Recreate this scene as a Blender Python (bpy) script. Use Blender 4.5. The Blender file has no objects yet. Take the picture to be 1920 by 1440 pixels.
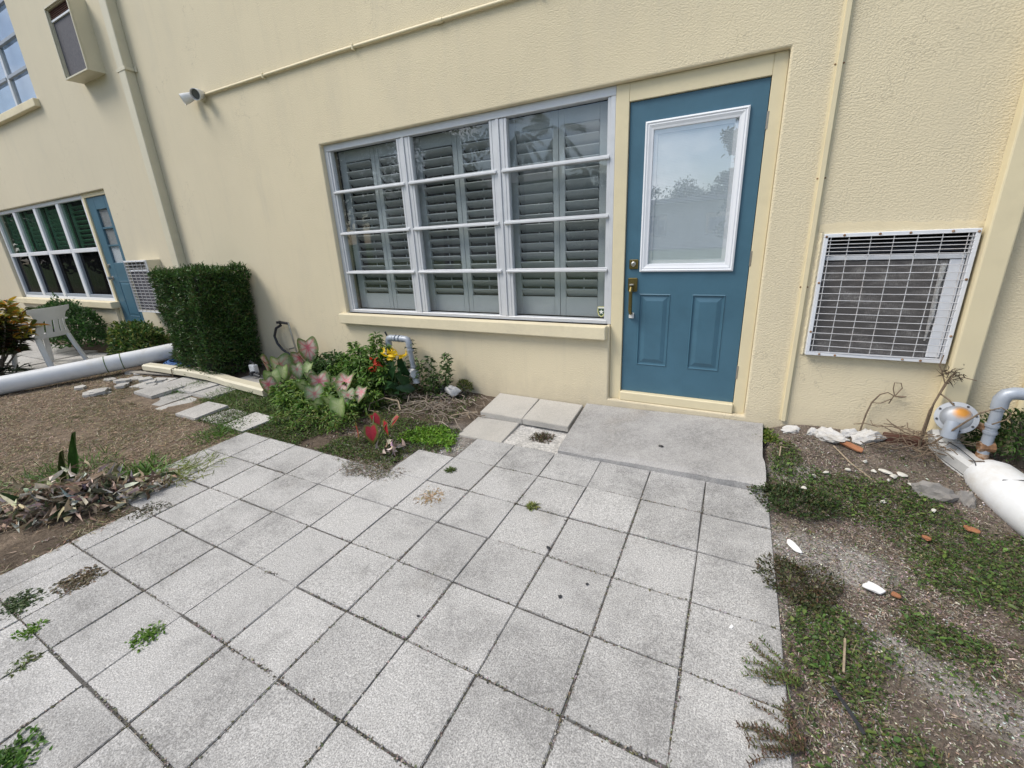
import bpy, bmesh, math, random
import numpy as np
from mathutils import Vector, Matrix
random.seed(7); rng = np.random.default_rng(7)
scene = bpy.context.scene
COL = scene.collection

# ------------------------------------------------------------------ camera
cam = bpy.data.cameras.new('camera'); cam_o = bpy.data.objects.new('camera', cam); COL.objects.link(cam_o)
YAW, PITCH, ROLL = 0.49557, -0.30888, 0.05324
Rz, Rx, Ry = Matrix.Rotation(YAW, 3, 'Z'), Matrix.Rotation(PITCH, 3, 'X'), Matrix.Rotation(ROLL, 3, 'Y')
R = Rz @ Rx @ Ry
mw = Matrix.Identity(4)
for r in range(3):
    mw[r][0] = R[r][0]; mw[r][1] = R[r][2]; mw[r][2] = -R[r][1]
mw[0][3], mw[1][3], mw[2][3] = 1.33592, -3.22276, 1.49764
cam_o.matrix_world = mw
cam.sensor_fit = 'HORIZONTAL'; cam.sensor_width = 36; cam.lens = 798.75 / 1920 * 36
cam.shift_x = 9.256 / 1920; cam.shift_y = -23.13 / 1920
cam.clip_start = 0.02; cam.clip_end = 800
scene.camera = cam_o

# ------------------------------------------------------------------ sky, sun, exposure
LDIR = Vector((0.62, 0.50, -1.0)).normalized()            # the way the light travels
elev = math.asin(-LDIR.z); azim = math.atan2(-LDIR.x, -LDIR.y)
world = bpy.data.worlds.new('World'); scene.world = world; world.use_nodes = True
wn = world.node_tree; wn.nodes.clear()
wo = wn.nodes.new('ShaderNodeOutputWorld'); wb = wn.nodes.new('ShaderNodeBackground')
sky = wn.nodes.new('ShaderNodeTexSky'); sky.sky_type = 'NISHITA'; sky.sun_disc = False
sky.sun_elevation = elev; sky.sun_rotation = azim; sky.dust_density = 1.2; sky.air_density = 1.0
tc = wn.nodes.new('ShaderNodeTexCoord'); mp = wn.nodes.new('ShaderNodeMapping'); mp.inputs['Scale'].default_value = (1, 1, 2.2)
nz = wn.nodes.new('ShaderNodeTexNoise'); nz.inputs['Scale'].default_value = 4.2; nz.inputs['Detail'].default_value = 7; nz.inputs['Roughness'].default_value = 0.58
cr = wn.nodes.new('ShaderNodeValToRGB'); cr.color_ramp.elements[0].position = 0.47; cr.color_ramp.elements[1].position = 0.70
mx = wn.nodes.new('ShaderNodeMix'); mx.data_type = 'RGBA'; mx.inputs['B'].default_value = (9.0, 9.2, 9.6, 1)
wn.links.new(tc.outputs['Generated'], mp.inputs['Vector']); wn.links.new(mp.outputs['Vector'], nz.inputs['Vector'])
wn.links.new(nz.outputs['Fac'], cr.inputs['Fac']); wn.links.new(cr.outputs['Color'], mx.inputs['Factor'])
wn.links.new(sky.outputs['Color'], mx.inputs['A']); wn.links.new(mx.outputs['Result'], wb.inputs['Color'])
wb.inputs['Strength'].default_value = 0.105
wn.links.new(wb.outputs['Background'], wo.inputs['Surface'])
sun = bpy.data.lights.new('sun', 'SUN'); sun.energy = 2.1; sun.angle = math.radians(27); sun.color = (1.0, 0.945, 0.85)
sun_o = bpy.data.objects.new('sun', sun); COL.objects.link(sun_o)
sun_o.rotation_euler = LDIR.to_track_quat('-Z', 'Y').to_euler()
sun_o.location = (-8, -8, 12)
scene.view_settings.view_transform = 'Standard'; scene.view_settings.look = 'None'
scene.view_settings.exposure = 0.60; scene.view_settings.gamma = 1.0; scene.view_settings.use_curve_mapping = False
scene.cycles.max_bounces = 4; scene.cycles.transparent_max_bounces = 10; scene.cycles.diffuse_bounces = 2; scene.cycles.glossy_bounces = 3; scene.cycles.use_light_tree = False

# ------------------------------------------------------------------ helpers: materials
class NT:
    def __init__(s, name):
        s.m = bpy.data.materials.new(name); s.m.use_nodes = True; s.t = s.m.node_tree
        s.b = s.t.nodes['Principled BSDF']; s.out = s.t.nodes['Material Output']
    def n(s, typ, **k):
        o = s.t.nodes.new(typ)
        for a, v in k.items(): setattr(o, a, v)
        return o
    def l(s, a, b): s.t.links.new(a, b)
    def coord(s, kind='Object', scale=(1, 1, 1), rot=(0, 0, 0)):
        c = s.n('ShaderNodeTexCoord'); m = s.n('ShaderNodeMapping')
        m.inputs['Scale'].default_value = scale; m.inputs['Rotation'].default_value = rot
        s.l(c.outputs[kind], m.inputs['Vector']); return m.outputs['Vector']
    def pos(s, scale=(1, 1, 1)):
        c = s.n('ShaderNodeNewGeometry'); m = s.n('ShaderNodeMapping'); m.inputs['Scale'].default_value = scale
        s.l(c.outputs['Position'], m.inputs['Vector']); return m.outputs['Vector']
    def noise(s, v, scale, detail=4, rough=0.55, dist=0.0):
        o = s.n('ShaderNodeTexNoise'); s.l(v, o.inputs['Vector'])
        o.inputs['Scale'].default_value = scale; o.inputs['Detail'].default_value = detail
        o.inputs['Roughness'].default_value = rough; o.inputs['Distortion'].default_value = dist
        return o.outputs['Fac']
    def voro(s, v, scale, feat='F1', out='Distance'):
        o = s.n('ShaderNodeTexVoronoi'); o.feature = feat; s.l(v, o.inputs['Vector']); o.inputs['Scale'].default_value = scale
        return o.outputs[out]
    def ramp(s, f, stops):
        o = s.n('ShaderNodeValToRGB'); e = o.color_ramp.elements
        while len(e) < len(stops): e.new(0.5)
        for i, (p, c) in enumerate(stops):
            e[i].position = p
            e[i].color = (c, c, c, 1) if isinstance(c, (int, float)) else (*c, 1)
        s.l(f, o.inputs['Fac']); return o.outputs['Color']
    def mix(s, f, a, b, mode='MIX'):
        o = s.n('ShaderNodeMix'); o.data_type = 'RGBA'; o.blend_type = mode
        for k, v in (('Factor', f), ('A', a), ('B', b)):
            if isinstance(v, (int, float)): o.inputs[k].default_value = v if k == 'Factor' else (v, v, v, 1)
            elif isinstance(v, tuple): o.inputs[k].default_value = (*v, 1)
            else: s.l(v, o.inputs[k])
        return o.outputs['Result']
    def math(s, op, a, b=0.0, c=0.0):
        o = s.n('ShaderNodeMath'); o.operation = op
        for i, v in enumerate((a, b, c)):
            if isinstance(v, (int, float)): o.inputs[i].default_value = v
            else: s.l(v, o.inputs[i])
        return o.outputs[0]
    def bump(s, h, strength=0.3, dist=0.01):
        o = s.n('ShaderNodeBump'); o.inputs['Strength'].default_value = strength; o.inputs['Distance'].default_value = dist
        s.l(h, o.inputs['Height']); s.l(o.outputs['Normal'], s.b.inputs['Normal'])
    def base(s, c):
        if isinstance(c, tuple): s.b.inputs['Base Color'].default_value = (*c, 1)
        else: s.l(c, s.b.inputs['Base Color'])
    def set(s, **k):
        for a, v in k.items(): s.b.inputs[a.replace('_', ' ')].default_value = v
        return s

MAT = {}
def simple(name, c, rough=0.6, metal=0.0, var=0.12, scale=9, bump=0.0, dirt=None, bscale=60, spec=0.5):
    t = NT(name); v = t.coord('Object')
    n = t.noise(v, scale, 5, 0.6)
    lo = tuple(x * (1 - var) for x in c); hi = tuple(min(1, x * (1 + var)) for x in c)
    col = t.ramp(n, [(0.3, lo), (0.7, hi)])
    if dirt:
        d = t.ramp(t.noise(v, scale * 0.5, 6, 0.7), [(0.5, 0.0), (0.72, 1.0)])
        col = t.mix(t.math('MULTIPLY', d, dirt[1]), col, dirt[0])
    t.base(col); t.set(Roughness=rough, Metallic=metal); t.b.inputs['Specular IOR Level'].default_value = spec
    if bump: t.bump(t.noise(v, bscale, 4, 0.6), bump, 0.004)
    MAT[name] = t.m; return t.m

# stucco
def stucco(name, c, strength, smooth=False):
    t = NT(name); p = t.pos((1, 1, 1.3))
    big = t.noise(t.pos(), 0.55, 5, 0.6); mid = t.noise(t.pos((1, 1, 0.35)), 2.6, 6, 0.65)
    col = t.ramp(big, [(0.3, tuple(x * 0.93 for x in c)), (0.7, tuple(min(1, x * 1.04) for x in c))])
    st = t.ramp(mid, [(0.52, 0.0), (0.78, 1.0)])
    col = t.mix(t.math('MULTIPLY', st, 0.30), col, (0.46, 0.43, 0.36))
    # splash dirt low on the wall (soil thrown up by rain), with a ragged edge
    g = t.n('ShaderNodeNewGeometry'); sp = t.n('ShaderNodeSeparateXYZ'); t.l(g.outputs['Position'], sp.inputs[0])
    h = t.math('ADD', sp.outputs['Z'], t.math('MULTIPLY', t.noise(t.pos(), 9, 5, 0.7), 0.34))
    low = t.ramp(h, [(0.26, 1.0), (0.50, 0.0)])
    col = t.mix(t.math('MULTIPLY', low, 0.35), col, (0.36, 0.31, 0.24))
    # grey weathering that spreads over the part by the old downspout
    xx = t.n('ShaderNodeMapRange'); xx.inputs['From Min'].default_value = -1.0; xx.inputs['From Max'].default_value = -5.5
    t.l(t.math('ADD', sp.outputs['X'], t.math('MULTIPLY', mid, 2.0)), xx.inputs['Value'])
    col = t.mix(t.math('MULTIPLY', xx.outputs['Result'], 0.45), col, (0.55, 0.52, 0.44))
    # rain streaks and faint cracks
    rs = t.ramp(t.noise(t.pos((7, 1, 0.22)), 1.6, 5, 0.7), [(0.55, 0.0), (0.75, 1.0)])
    col = t.mix(t.math('MULTIPLY', rs, 0.15), col, (0.40, 0.36, 0.28))
    ck = t.n('ShaderNodeTexVoronoi'); ck.feature = 'DISTANCE_TO_EDGE'; ck.inputs['Scale'].default_value = 0.9
    wv = t.n('ShaderNodeVectorMath'); wv.operation = 'ADD'; nzv = t.n('ShaderNodeTexNoise'); nzv.inputs['Scale'].default_value = 5; nzv.inputs['Detail'].default_value = 4; t.l(t.pos(), nzv.inputs['Vector'])
    t.l(t.pos(), wv.inputs[0]); t.l(nzv.outputs['Color'], wv.inputs[1]); t.l(wv.outputs[0], ck.inputs['Vector'])
    ckm = t.math('MULTIPLY', t.ramp(ck.outputs['Distance'], [(0.0, 1.0), (0.006, 0.0)]), t.ramp(t.noise(t.pos(), 1.1, 2, 0.5), [(0.52, 0.0), (0.62, 1.0)]))
    col = t.mix(t.math('MULTIPLY', ckm, 0.35), col, (0.27, 0.23, 0.17))
    sp2 = t.ramp(t.noise(t.pos(), 34, 2, 0.4), [(0.76, 0.0), (0.80, 1.0)])
    col = t.mix(t.math('MULTIPLY', sp2, 0.25), col, (0.25, 0.22, 0.17))
    t.base(col); t.set(Roughness=0.82); t.b.inputs['Specular IOR Level'].default_value = 0.3
    a = t.noise(p, 88, 2, 0.5, 0.4); b = t.noise(p, 180, 2, 0.6, 0.0); w = t.noise(t.pos(), 3.0, 1, 0.5)
    hgt = t.math('ADD', t.ramp(a, [(0.38, 0.0), (0.62, 1.0)]), t.math('MULTIPLY', b, 0.5))
    amp = t.ramp(w, [(0.35, 0.55), (0.6, 1.0)])
    xr = t.n('ShaderNodeMapRange'); xr.inputs['From Min'].default_value = -4.5; xr.inputs['From Max'].default_value = 1.2
    xr.inputs['To Min'].default_value = 0.35; xr.inputs['To Max'].default_value = 1.0
    t.l(sp.outputs['X'], xr.inputs['Value'])
    hgt = t.math('MULTIPLY', t.math('MULTIPLY', hgt, amp), xr.outputs['Result'])
    t.bump(hgt, strength, 0.006)
    MAT[name] = t.m
CREAM = (0.72, 0.63, 0.445)
stucco('stucco', CREAM, 0.36)
stucco('stucco_smooth', (0.72, 0.62, 0.42), 0.14)
simple('cream_paint', (0.72, 0.63, 0.42), 0.5, var=0.05, bump=0.1, bscale=25, dirt=((0.45, 0.40, 0.30), 0.25))
simple('cream_paint_pale', (0.63, 0.585, 0.45), 0.5, var=0.06, bump=0.05, bscale=25, dirt=((0.45, 0.42, 0.34), 0.3))
simple('sill_paint', (0.74, 0.655, 0.46), 0.7, var=0.06, bump=0.5, bscale=70, dirt=((0.40, 0.36, 0.28), 0.35))
simple('aluminium', (0.64, 0.655, 0.68), 0.42, 0.2, 0.06, 14, 0.05, ((0.50, 0.51, 0.53), 0.3))
simple('white_vinyl', (0.76, 0.78, 0.82), 0.45, 0, 0.04, 8, 0.0, ((0.55, 0.54, 0.52), 0.2))
simple('white_frame', (0.72, 0.74, 0.78), 0.45, 0, 0.05, 10, 0.0, ((0.5, 0.42, 0.33), 0.25))
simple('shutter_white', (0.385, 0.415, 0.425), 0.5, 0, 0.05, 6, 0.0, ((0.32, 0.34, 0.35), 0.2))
simple('door_blue', (0.055, 0.137, 0.196), 0.42, 0, 0.10, 5, 0.10, ((0.06, 0.13, 0.18), 0.3), 40)
simple('brass', (0.19, 0.15, 0.055), 0.36, 0.85, 0.2, 30, 0.05)
simple('steel', (0.45, 0.44, 0.42), 0.35, 0.9, 0.15, 30)
simple('pale_plastic', (0.70, 0.70, 0.68), 0.5)
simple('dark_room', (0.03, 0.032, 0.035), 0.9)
simple('black_plastic', (0.018, 0.018, 0.02), 0.45, var=0.2)
simple('wire_white', (0.62, 0.62, 0.63), 0.45, 0.1, 0.1, 30, 0.0, ((0.30, 0.17, 0.09), 0.35))
simple('pvc_white', (0.74, 0.755, 0.775), 0.36, 0, 0.06, 7, 0.04, ((0.45, 0.41, 0.34), 0.6), 30)
simple('adapter_grey', (0.50, 0.50, 0.49), 0.5, 0, 0.08, 20, 0.1, ((0.30, 0.27, 0.22), 0.5))
simple('pipe_grey', (0.36, 0.40, 0.46), 0.42, 0.15, 0.10, 20, 0.06, ((0.22, 0.20, 0.18), 0.3))
simple('rust', (0.26, 0.14, 0.07), 0.85, 0.2, 0.5, 30, 0.5, ((0.62, 0.55, 0.46), 0.8), 120)
simple('plank_grey', (0.30, 0.275, 0.24), 0.85, 0, 0.25, 18, 0.4)
simple('chair_plastic', (0.76, 0.765, 0.77), 0.4, 0, 0.05, 8, 0.0, ((0.40, 0.39, 0.36), 0.35))
simple('hose_black', (0.03, 0.032, 0.038), 0.5, var=0.3)
simple('cord_blue', (0.035, 0.11, 0.30), 0.55, var=0.2, scale=60)
simple('stone_white', (0.56, 0.55, 0.535), 0.9, 0, 0.14, 20, 0.8, ((0.30, 0.27, 0.22), 0.9), 60)
simple('stone_speckled', (0.46, 0.46, 0.46), 0.9, 0, 0.3, 90, 0.6, ((0.25, 0.23, 0.2), 0.5), 120)
simple('terracotta', (0.34, 0.145, 0.07), 0.85, 0, 0.2, 30, 0.4, ((0.30, 0.16, 0.09), 0.5), 80)
simple('brick_dark', (0.085, 0.035, 0.025), 0.9, 0, 0.35, 30, 0.5, None, 90)
simple('shell', (0.60, 0.58, 0.52), 0.7, 0, 0.1, 40, 0.2)
simple('paper', (0.78, 0.78, 0.78), 0.8, 0, 0.05, 20, 0.3, ((0.45, 0.42, 0.38), 0.3))
simple('twig', (0.17, 0.125, 0.085), 0.9, 0, 0.4, 40, 0.4)
simple('twig_pale', (0.34, 0.27, 0.19), 0.9, 0, 0.3, 40, 0.3)
simple('stalk', (0.27, 0.225, 0.18), 0.9, 0, 0.55, 14, 0.3)
simple('bark', (0.12, 0.10, 0.08), 0.9, 0, 0.3, 20, 0.6)
simple('stem_green', (0.07, 0.12, 0.03), 0.6, 0, 0.3, 30)
simple('hinge_metal', (0.42, 0.38, 0.32), 0.4, 0.8, 0.2, 40)
simple('opposite_wall', (0.62, 0.60, 0.55), 0.85, 0, 0.08, 2)
simple('opposite_roof', (0.26, 0.26, 0.27), 0.85, 0, 0.12, 3)
simple('block_grey', (0.25, 0.235, 0.22), 0.95, 0, 0.25, 14, 0.8, ((0.12, 0.10, 0.08), 0.6), 50)

# air-conditioner coil: dark fins with pale scuffed dust
def coil():
    t = NT('coil'); v = t.pos(); fin = t.n('ShaderNodeTexWave'); t.l(v, fin.inputs['Vector'])
    fin.wave_type = 'BANDS'; fin.bands_direction = 'X'; fin.inputs['Scale'].default_value = 110
    dust = t.ramp(t.noise(t.pos((1.0, 1, 2.6)), 5.0, 6, 0.72, 0.4), [(0.47, 0.0), (0.72, 1.0)])
    fine = t.noise(t.pos((5, 1, 1)), 60, 3, 0.6)
    d = t.math('MULTIPLY', dust, t.ramp(fine, [(0.35, 0.15), (0.65, 1.0)]))
    col = t.mix(t.math('MULTIPLY', d, 0.8), t.mix(fin.outputs['Fac'], (0.07, 0.064, 0.062), (0.15, 0.14, 0.137)), (0.50, 0.48, 0.46))
    t.base(col); t.set(Roughness=0.6, Metallic=0.25); t.bump(fin.outputs['Fac'], 0.4, 0.002); MAT['coil'] = t.m
coil()
def coil_far():
    t = NT('coil_far'); n = t.noise(t.pos((6, 1, 1)), 40, 3, 0.6)
    t.base(t.ramp(n, [(0.3, (0.05, 0.05, 0.065)), (0.7, (0.13, 0.125, 0.14))])); t.set(Roughness=0.7); MAT['coil_far'] = t.m
coil_far()

# glass: clear sheet, mirror share by Fresnel
def glass(name, ior, tint, film=0.0):
    t = NT(name); t.t.nodes.remove(t.b)
    tr = t.n('ShaderNodeBsdfTransparent'); tr.inputs['Color'].default_value = (*tint, 1)
    gl = t.n('ShaderNodeBsdfGlossy'); gl.inputs['Roughness'].default_value = 0.004; gl.inputs['Color'].default_value = (0.95, 0.97, 1, 1)
    fr = t.n('ShaderNodeFresnel'); fr.inputs['IOR'].default_value = ior
    geo = t.n('ShaderNodeNewGeometry'); mxs = t.n('ShaderNodeMixShader'); t.l(t.math('MULTIPLY', fr.outputs[0], t.math('SUBTRACT', 1.0, geo.outputs['Backfacing'])), mxs.inputs[0]); t.l(tr.outputs[0], mxs.inputs[1]); t.l(gl.outputs[0], mxs.inputs[2])
    last = mxs.outputs[0]
    if film:
        df = t.n('ShaderNodeBsdfDiffuse'); df.inputs['Color'].default_value = (0.5, 0.52, 0.55, 1)
        m2 = t.n('ShaderNodeMixShader'); t.l(t.math('MULTIPLY', t.ramp(t.noise(t.pos((3, 1, 0.6)), 4, 5, 0.7), [(0.35, 0.3), (0.75, 1.0)]), film), m2.inputs[0])
        t.l(last, m2.inputs[1]); t.l(df.outputs[0], m2.inputs[2]); last = m2.outputs[0]
    t.l(last, t.out.inputs['Surface']); MAT[name] = t.m
glass('glass', 1.85, (0.95, 0.965, 0.965), 0.03)
glass('glass_door', 3.0, (0.97, 0.98, 0.98), 0.0)
glass('glass_green', 1.6, (0.60, 0.76, 0.68), 0.03)
glass('glass_sky', 3.6, (0.75, 0.8, 0.85), 0.0)

# concrete pavers
def paver(name, c, rand=0.16, speck=1.0, stain=0.5):
    t = NT(name); v = t.pos()
    oi = t.n('ShaderNodeObjectInfo')
    lo = tuple(x * (1 - rand) for x in c); hi = tuple(min(1, x * (1 + rand * 0.7)) for x in c)
    col = t.ramp(oi.outputs['Random'], [(0.0, lo), (0.5, c), (1.0, hi)])
    sp = t.noise(v, 190, 3, 0.75); col = t.mix(0.8 * speck, col, t.mix(1.0, col, t.ramp(sp, [(0.36, 0.45), (0.5, 1.0), (0.62, 1.6)]), 'MULTIPLY'))
    ag = t.voro(v, 120); agm = t.ramp(ag, [(0.20, 1.0), (0.32, 0.0)]); pick = t.ramp(t.noise(v, 60, 2), [(0.50, 0.0), (0.56, 1.0)])
    col = t.mix(t.math('MULTIPLY', t.math('MULTIPLY', agm, pick), 0.75 * speck), col, (0.78, 0.77, 0.75))
    pit = t.ramp(t.voro(v, 42), [(0.06, 1.0), (0.12, 0.0)]); pp = t.ramp(t.noise(v, 25, 2), [(0.55, 0.0), (0.6, 1.0)])
    col = t.mix(t.math('MULTIPLY', t.math('MULTIPLY', pit, pp), 0.7 * speck), col, (0.09, 0.085, 0.08))
    grain = t.ramp(t.noise(v, 55, 3, 0.7), [(0.35, 0.35), (0.6, 1.0)])
    stn = t.ramp(t.math('ADD', t.math('MULTIPLY', t.noise(v, 3.9, 6, 0.75), 0.62), t.math('MULTIPLY', t.noise(v, 1.1, 2, 0.5), 0.38)), [(0.46, 0.0), (0.64, 1.0)])
    col = t.mix(t.math('MULTIPLY', t.math('MULTIPLY', stn, grain), stain), col, (0.12, 0.118, 0.116))
    tan = t.ramp(t.noise(t.pos((1.1, 1, 1)), 1.9, 4, 0.6), [(0.62, 0.0), (0.82, 1.0)])
    col = t.mix(t.math('MULTIPLY', tan, 0.22), col, (0.42, 0.36, 0.28))
    t.base(col); t.set(Roughness=0.93); t.b.inputs['Specular IOR Level'].default_value = 0.25
    t.bump(t.math('ADD', sp, t.math('MULTIPLY', agm, 0.3)), 0.45, 0.004); MAT[name] = t.m
paver('paver', (0.437, 0.430, 0.422), 0.11, 1.0, 0.68)
paver('paver_smooth', (0.46, 0.44, 0.405), 0.08, 0.35, 0.25)
paver('slab_concrete', (0.395, 0.385, 0.375), 0.03, 0.55, 0.55)
paver('path_paver', (0.46, 0.447, 0.425), 0.14, 0.7, 0.4)

# leaves: colour carried by each leaf
def leafmat(name, rough=0.5, trans=0.3, nz_=0.25):
    t = NT(name); a = t.n('ShaderNodeAttribute'); a.attribute_name = 'Col'
    n = t.noise(t.pos(), 35, 3, 0.6)
    col = t.mix(1.0, a.outputs['Color'], t.ramp(n, [(0.3, 1 - nz_), (0.7, 1 + nz_)]), 'MULTIPLY')
    t.base(col); t.set(Roughness=rough); t.b.inputs['Specular IOR Level'].default_value = 0.35
    if trans:
        tl = t.n('ShaderNodeBsdfTranslucent'); t.l(col, tl.inputs['Color'])
        ms = t.n('ShaderNodeMixShader'); ms.inputs[0].default_value = trans
        t.l(t.b.outputs[0], ms.inputs[1]); t.l(tl.outputs[0], ms.inputs[2]); t.l(ms.outputs[0], t.out.inputs['Surface'])
    MAT[name] = t.m
leafmat('leaf'); leafmat('leaf_glossy', 0.32, 0.2); leafmat('dry', 0.9, 0.1); leafmat('grit', 0.95, 0.0, 0.1)

# caladium leaf: pale or red heart, veins, green margin (attribute Col.r = how close to the margin)
def caladium(name, heart, vein, margin, e0=0.55, e1=0.85, vstr=0.8, blotch=0.5, core=0.0):
    t = NT(name); a = t.n('ShaderNodeAttribute'); a.attribute_name = 'Col'
    sp = t.n('ShaderNodeSeparateColor'); t.l(a.outputs['Color'], sp.inputs[0])
    oi = t.n('ShaderNodeObjectInfo')
    uv = t.n('ShaderNodeUVMap'); sx = t.n('ShaderNodeSeparateXYZ'); t.l(uv.outputs[0], sx.inputs[0])
    ang = t.math('ARCTAN2', t.math('SUBTRACT', sx.outputs['X'], 0.5), t.math('SUBTRACT', sx.outputs['Y'], 0.52))
    w = t.math('POWER', t.math('ABSOLUTE', t.math('COSINE', t.math('MULTIPLY', ang, 4.5))), 6.0)
    n = t.noise(t.coord('Object'), 70, 4, 0.65)
    edge = t.math('ADD', sp.outputs['Red'], t.math('MULTIPLY', t.math('SUBTRACT', n, 0.5), blotch))
    fac = t.n('ShaderNodeMapRange'); fac.inputs['From Min'].default_value = e0; fac.inputs['From Max'].default_value = e1
    t.l(edge, fac.inputs['Value'])
    col = t.mix(fac.outputs['Result'], heart, margin)
    if core:
        cf = t.n('ShaderNodeMapRange'); cf.inputs['From Min'].default_value = core; cf.inputs['From Max'].default_value = core * .25; t.l(edge, cf.inputs['Value']); col = t.mix(cf.outputs['Result'], col, vein)
    vf = t.math('MULTIPLY', t.math('MULTIPLY', w, t.math('SUBTRACT', 1.0, t.math('POWER', sp.outputs['Red'], 2.0))), vstr)
    col = t.mix(vf, col, vein)
    t.base(col); t.set(Roughness=0.45)
    tl = t.n('ShaderNodeBsdfTranslucent'); t.l(col, tl.inputs['Color']); ms = t.n('ShaderNodeMixShader'); ms.inputs[0].default_value = 0.3
    t.l(t.b.outputs[0], ms.inputs[1]); t.l(tl.outputs[0], ms.inputs[2]); t.l(ms.outputs[0], t.out.inputs['Surface'])
    MAT[name] = t.m
caladium('caladium_pink', (0.56, 0.46, 0.40), (0.58, 0.13, 0.17), (0.13, 0.20, 0.06), 0.55, 0.85, 0.95, 0.7, 0.42)
caladium('caladium_white', (0.46, 0.50, 0.35), (0.55, 0.20, 0.20), (0.13, 0.23, 0.06), 0.55, 0.92, 0.7, 0.7, 0.30)
caladium('caladium_pale_green', (0.30, 0.38, 0.15), (0.45, 0.48, 0.30), (0.13, 0.22, 0.05), 0.5, 0.9, 0.5)
caladium('caladium_red', (0.42, 0.022, 0.04), (0.55, 0.05, 0.08), (0.14, 0.15, 0.03), 0.66, 0.80, 0.4, 0.12)

# ------------------------------------------------------------------ helpers: meshes and objects
def smooth01(t): t = np.clip(t, 0, 1); return t * t * (3 - 2 * t)
_lat = {}
def vnoise(x, y, s, seed=0):
    if seed not in _lat: _lat[seed] = np.random.default_rng(1000 + seed).random((257, 257))
    g = _lat[seed]; u = np.asarray(x) / s + 500.0; v = np.asarray(y) / s + 500.0
    iu = np.floor(u).astype(int); iv = np.floor(v).astype(int); fu = smooth01(u - iu); fv = smooth01(v - iv)
    A = g[iu % 256, iv % 256]; B = g[(iu + 1) % 256, iv % 256]; C = g[iu % 256, (iv + 1) % 256]; D = g[(iu + 1) % 256, (iv + 1) % 256]
    return (A * (1 - fu) + B * fu) * (1 - fv) + (C * (1 - fu) + D * fu) * fv
def fbm(x, y, s, seed=0): return 0.55 * vnoise(x, y, s, seed) + 0.28 * vnoise(x, y, s / 2.1, seed + 1) + 0.17 * vnoise(x, y, s / 4.3, seed + 2)

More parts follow.
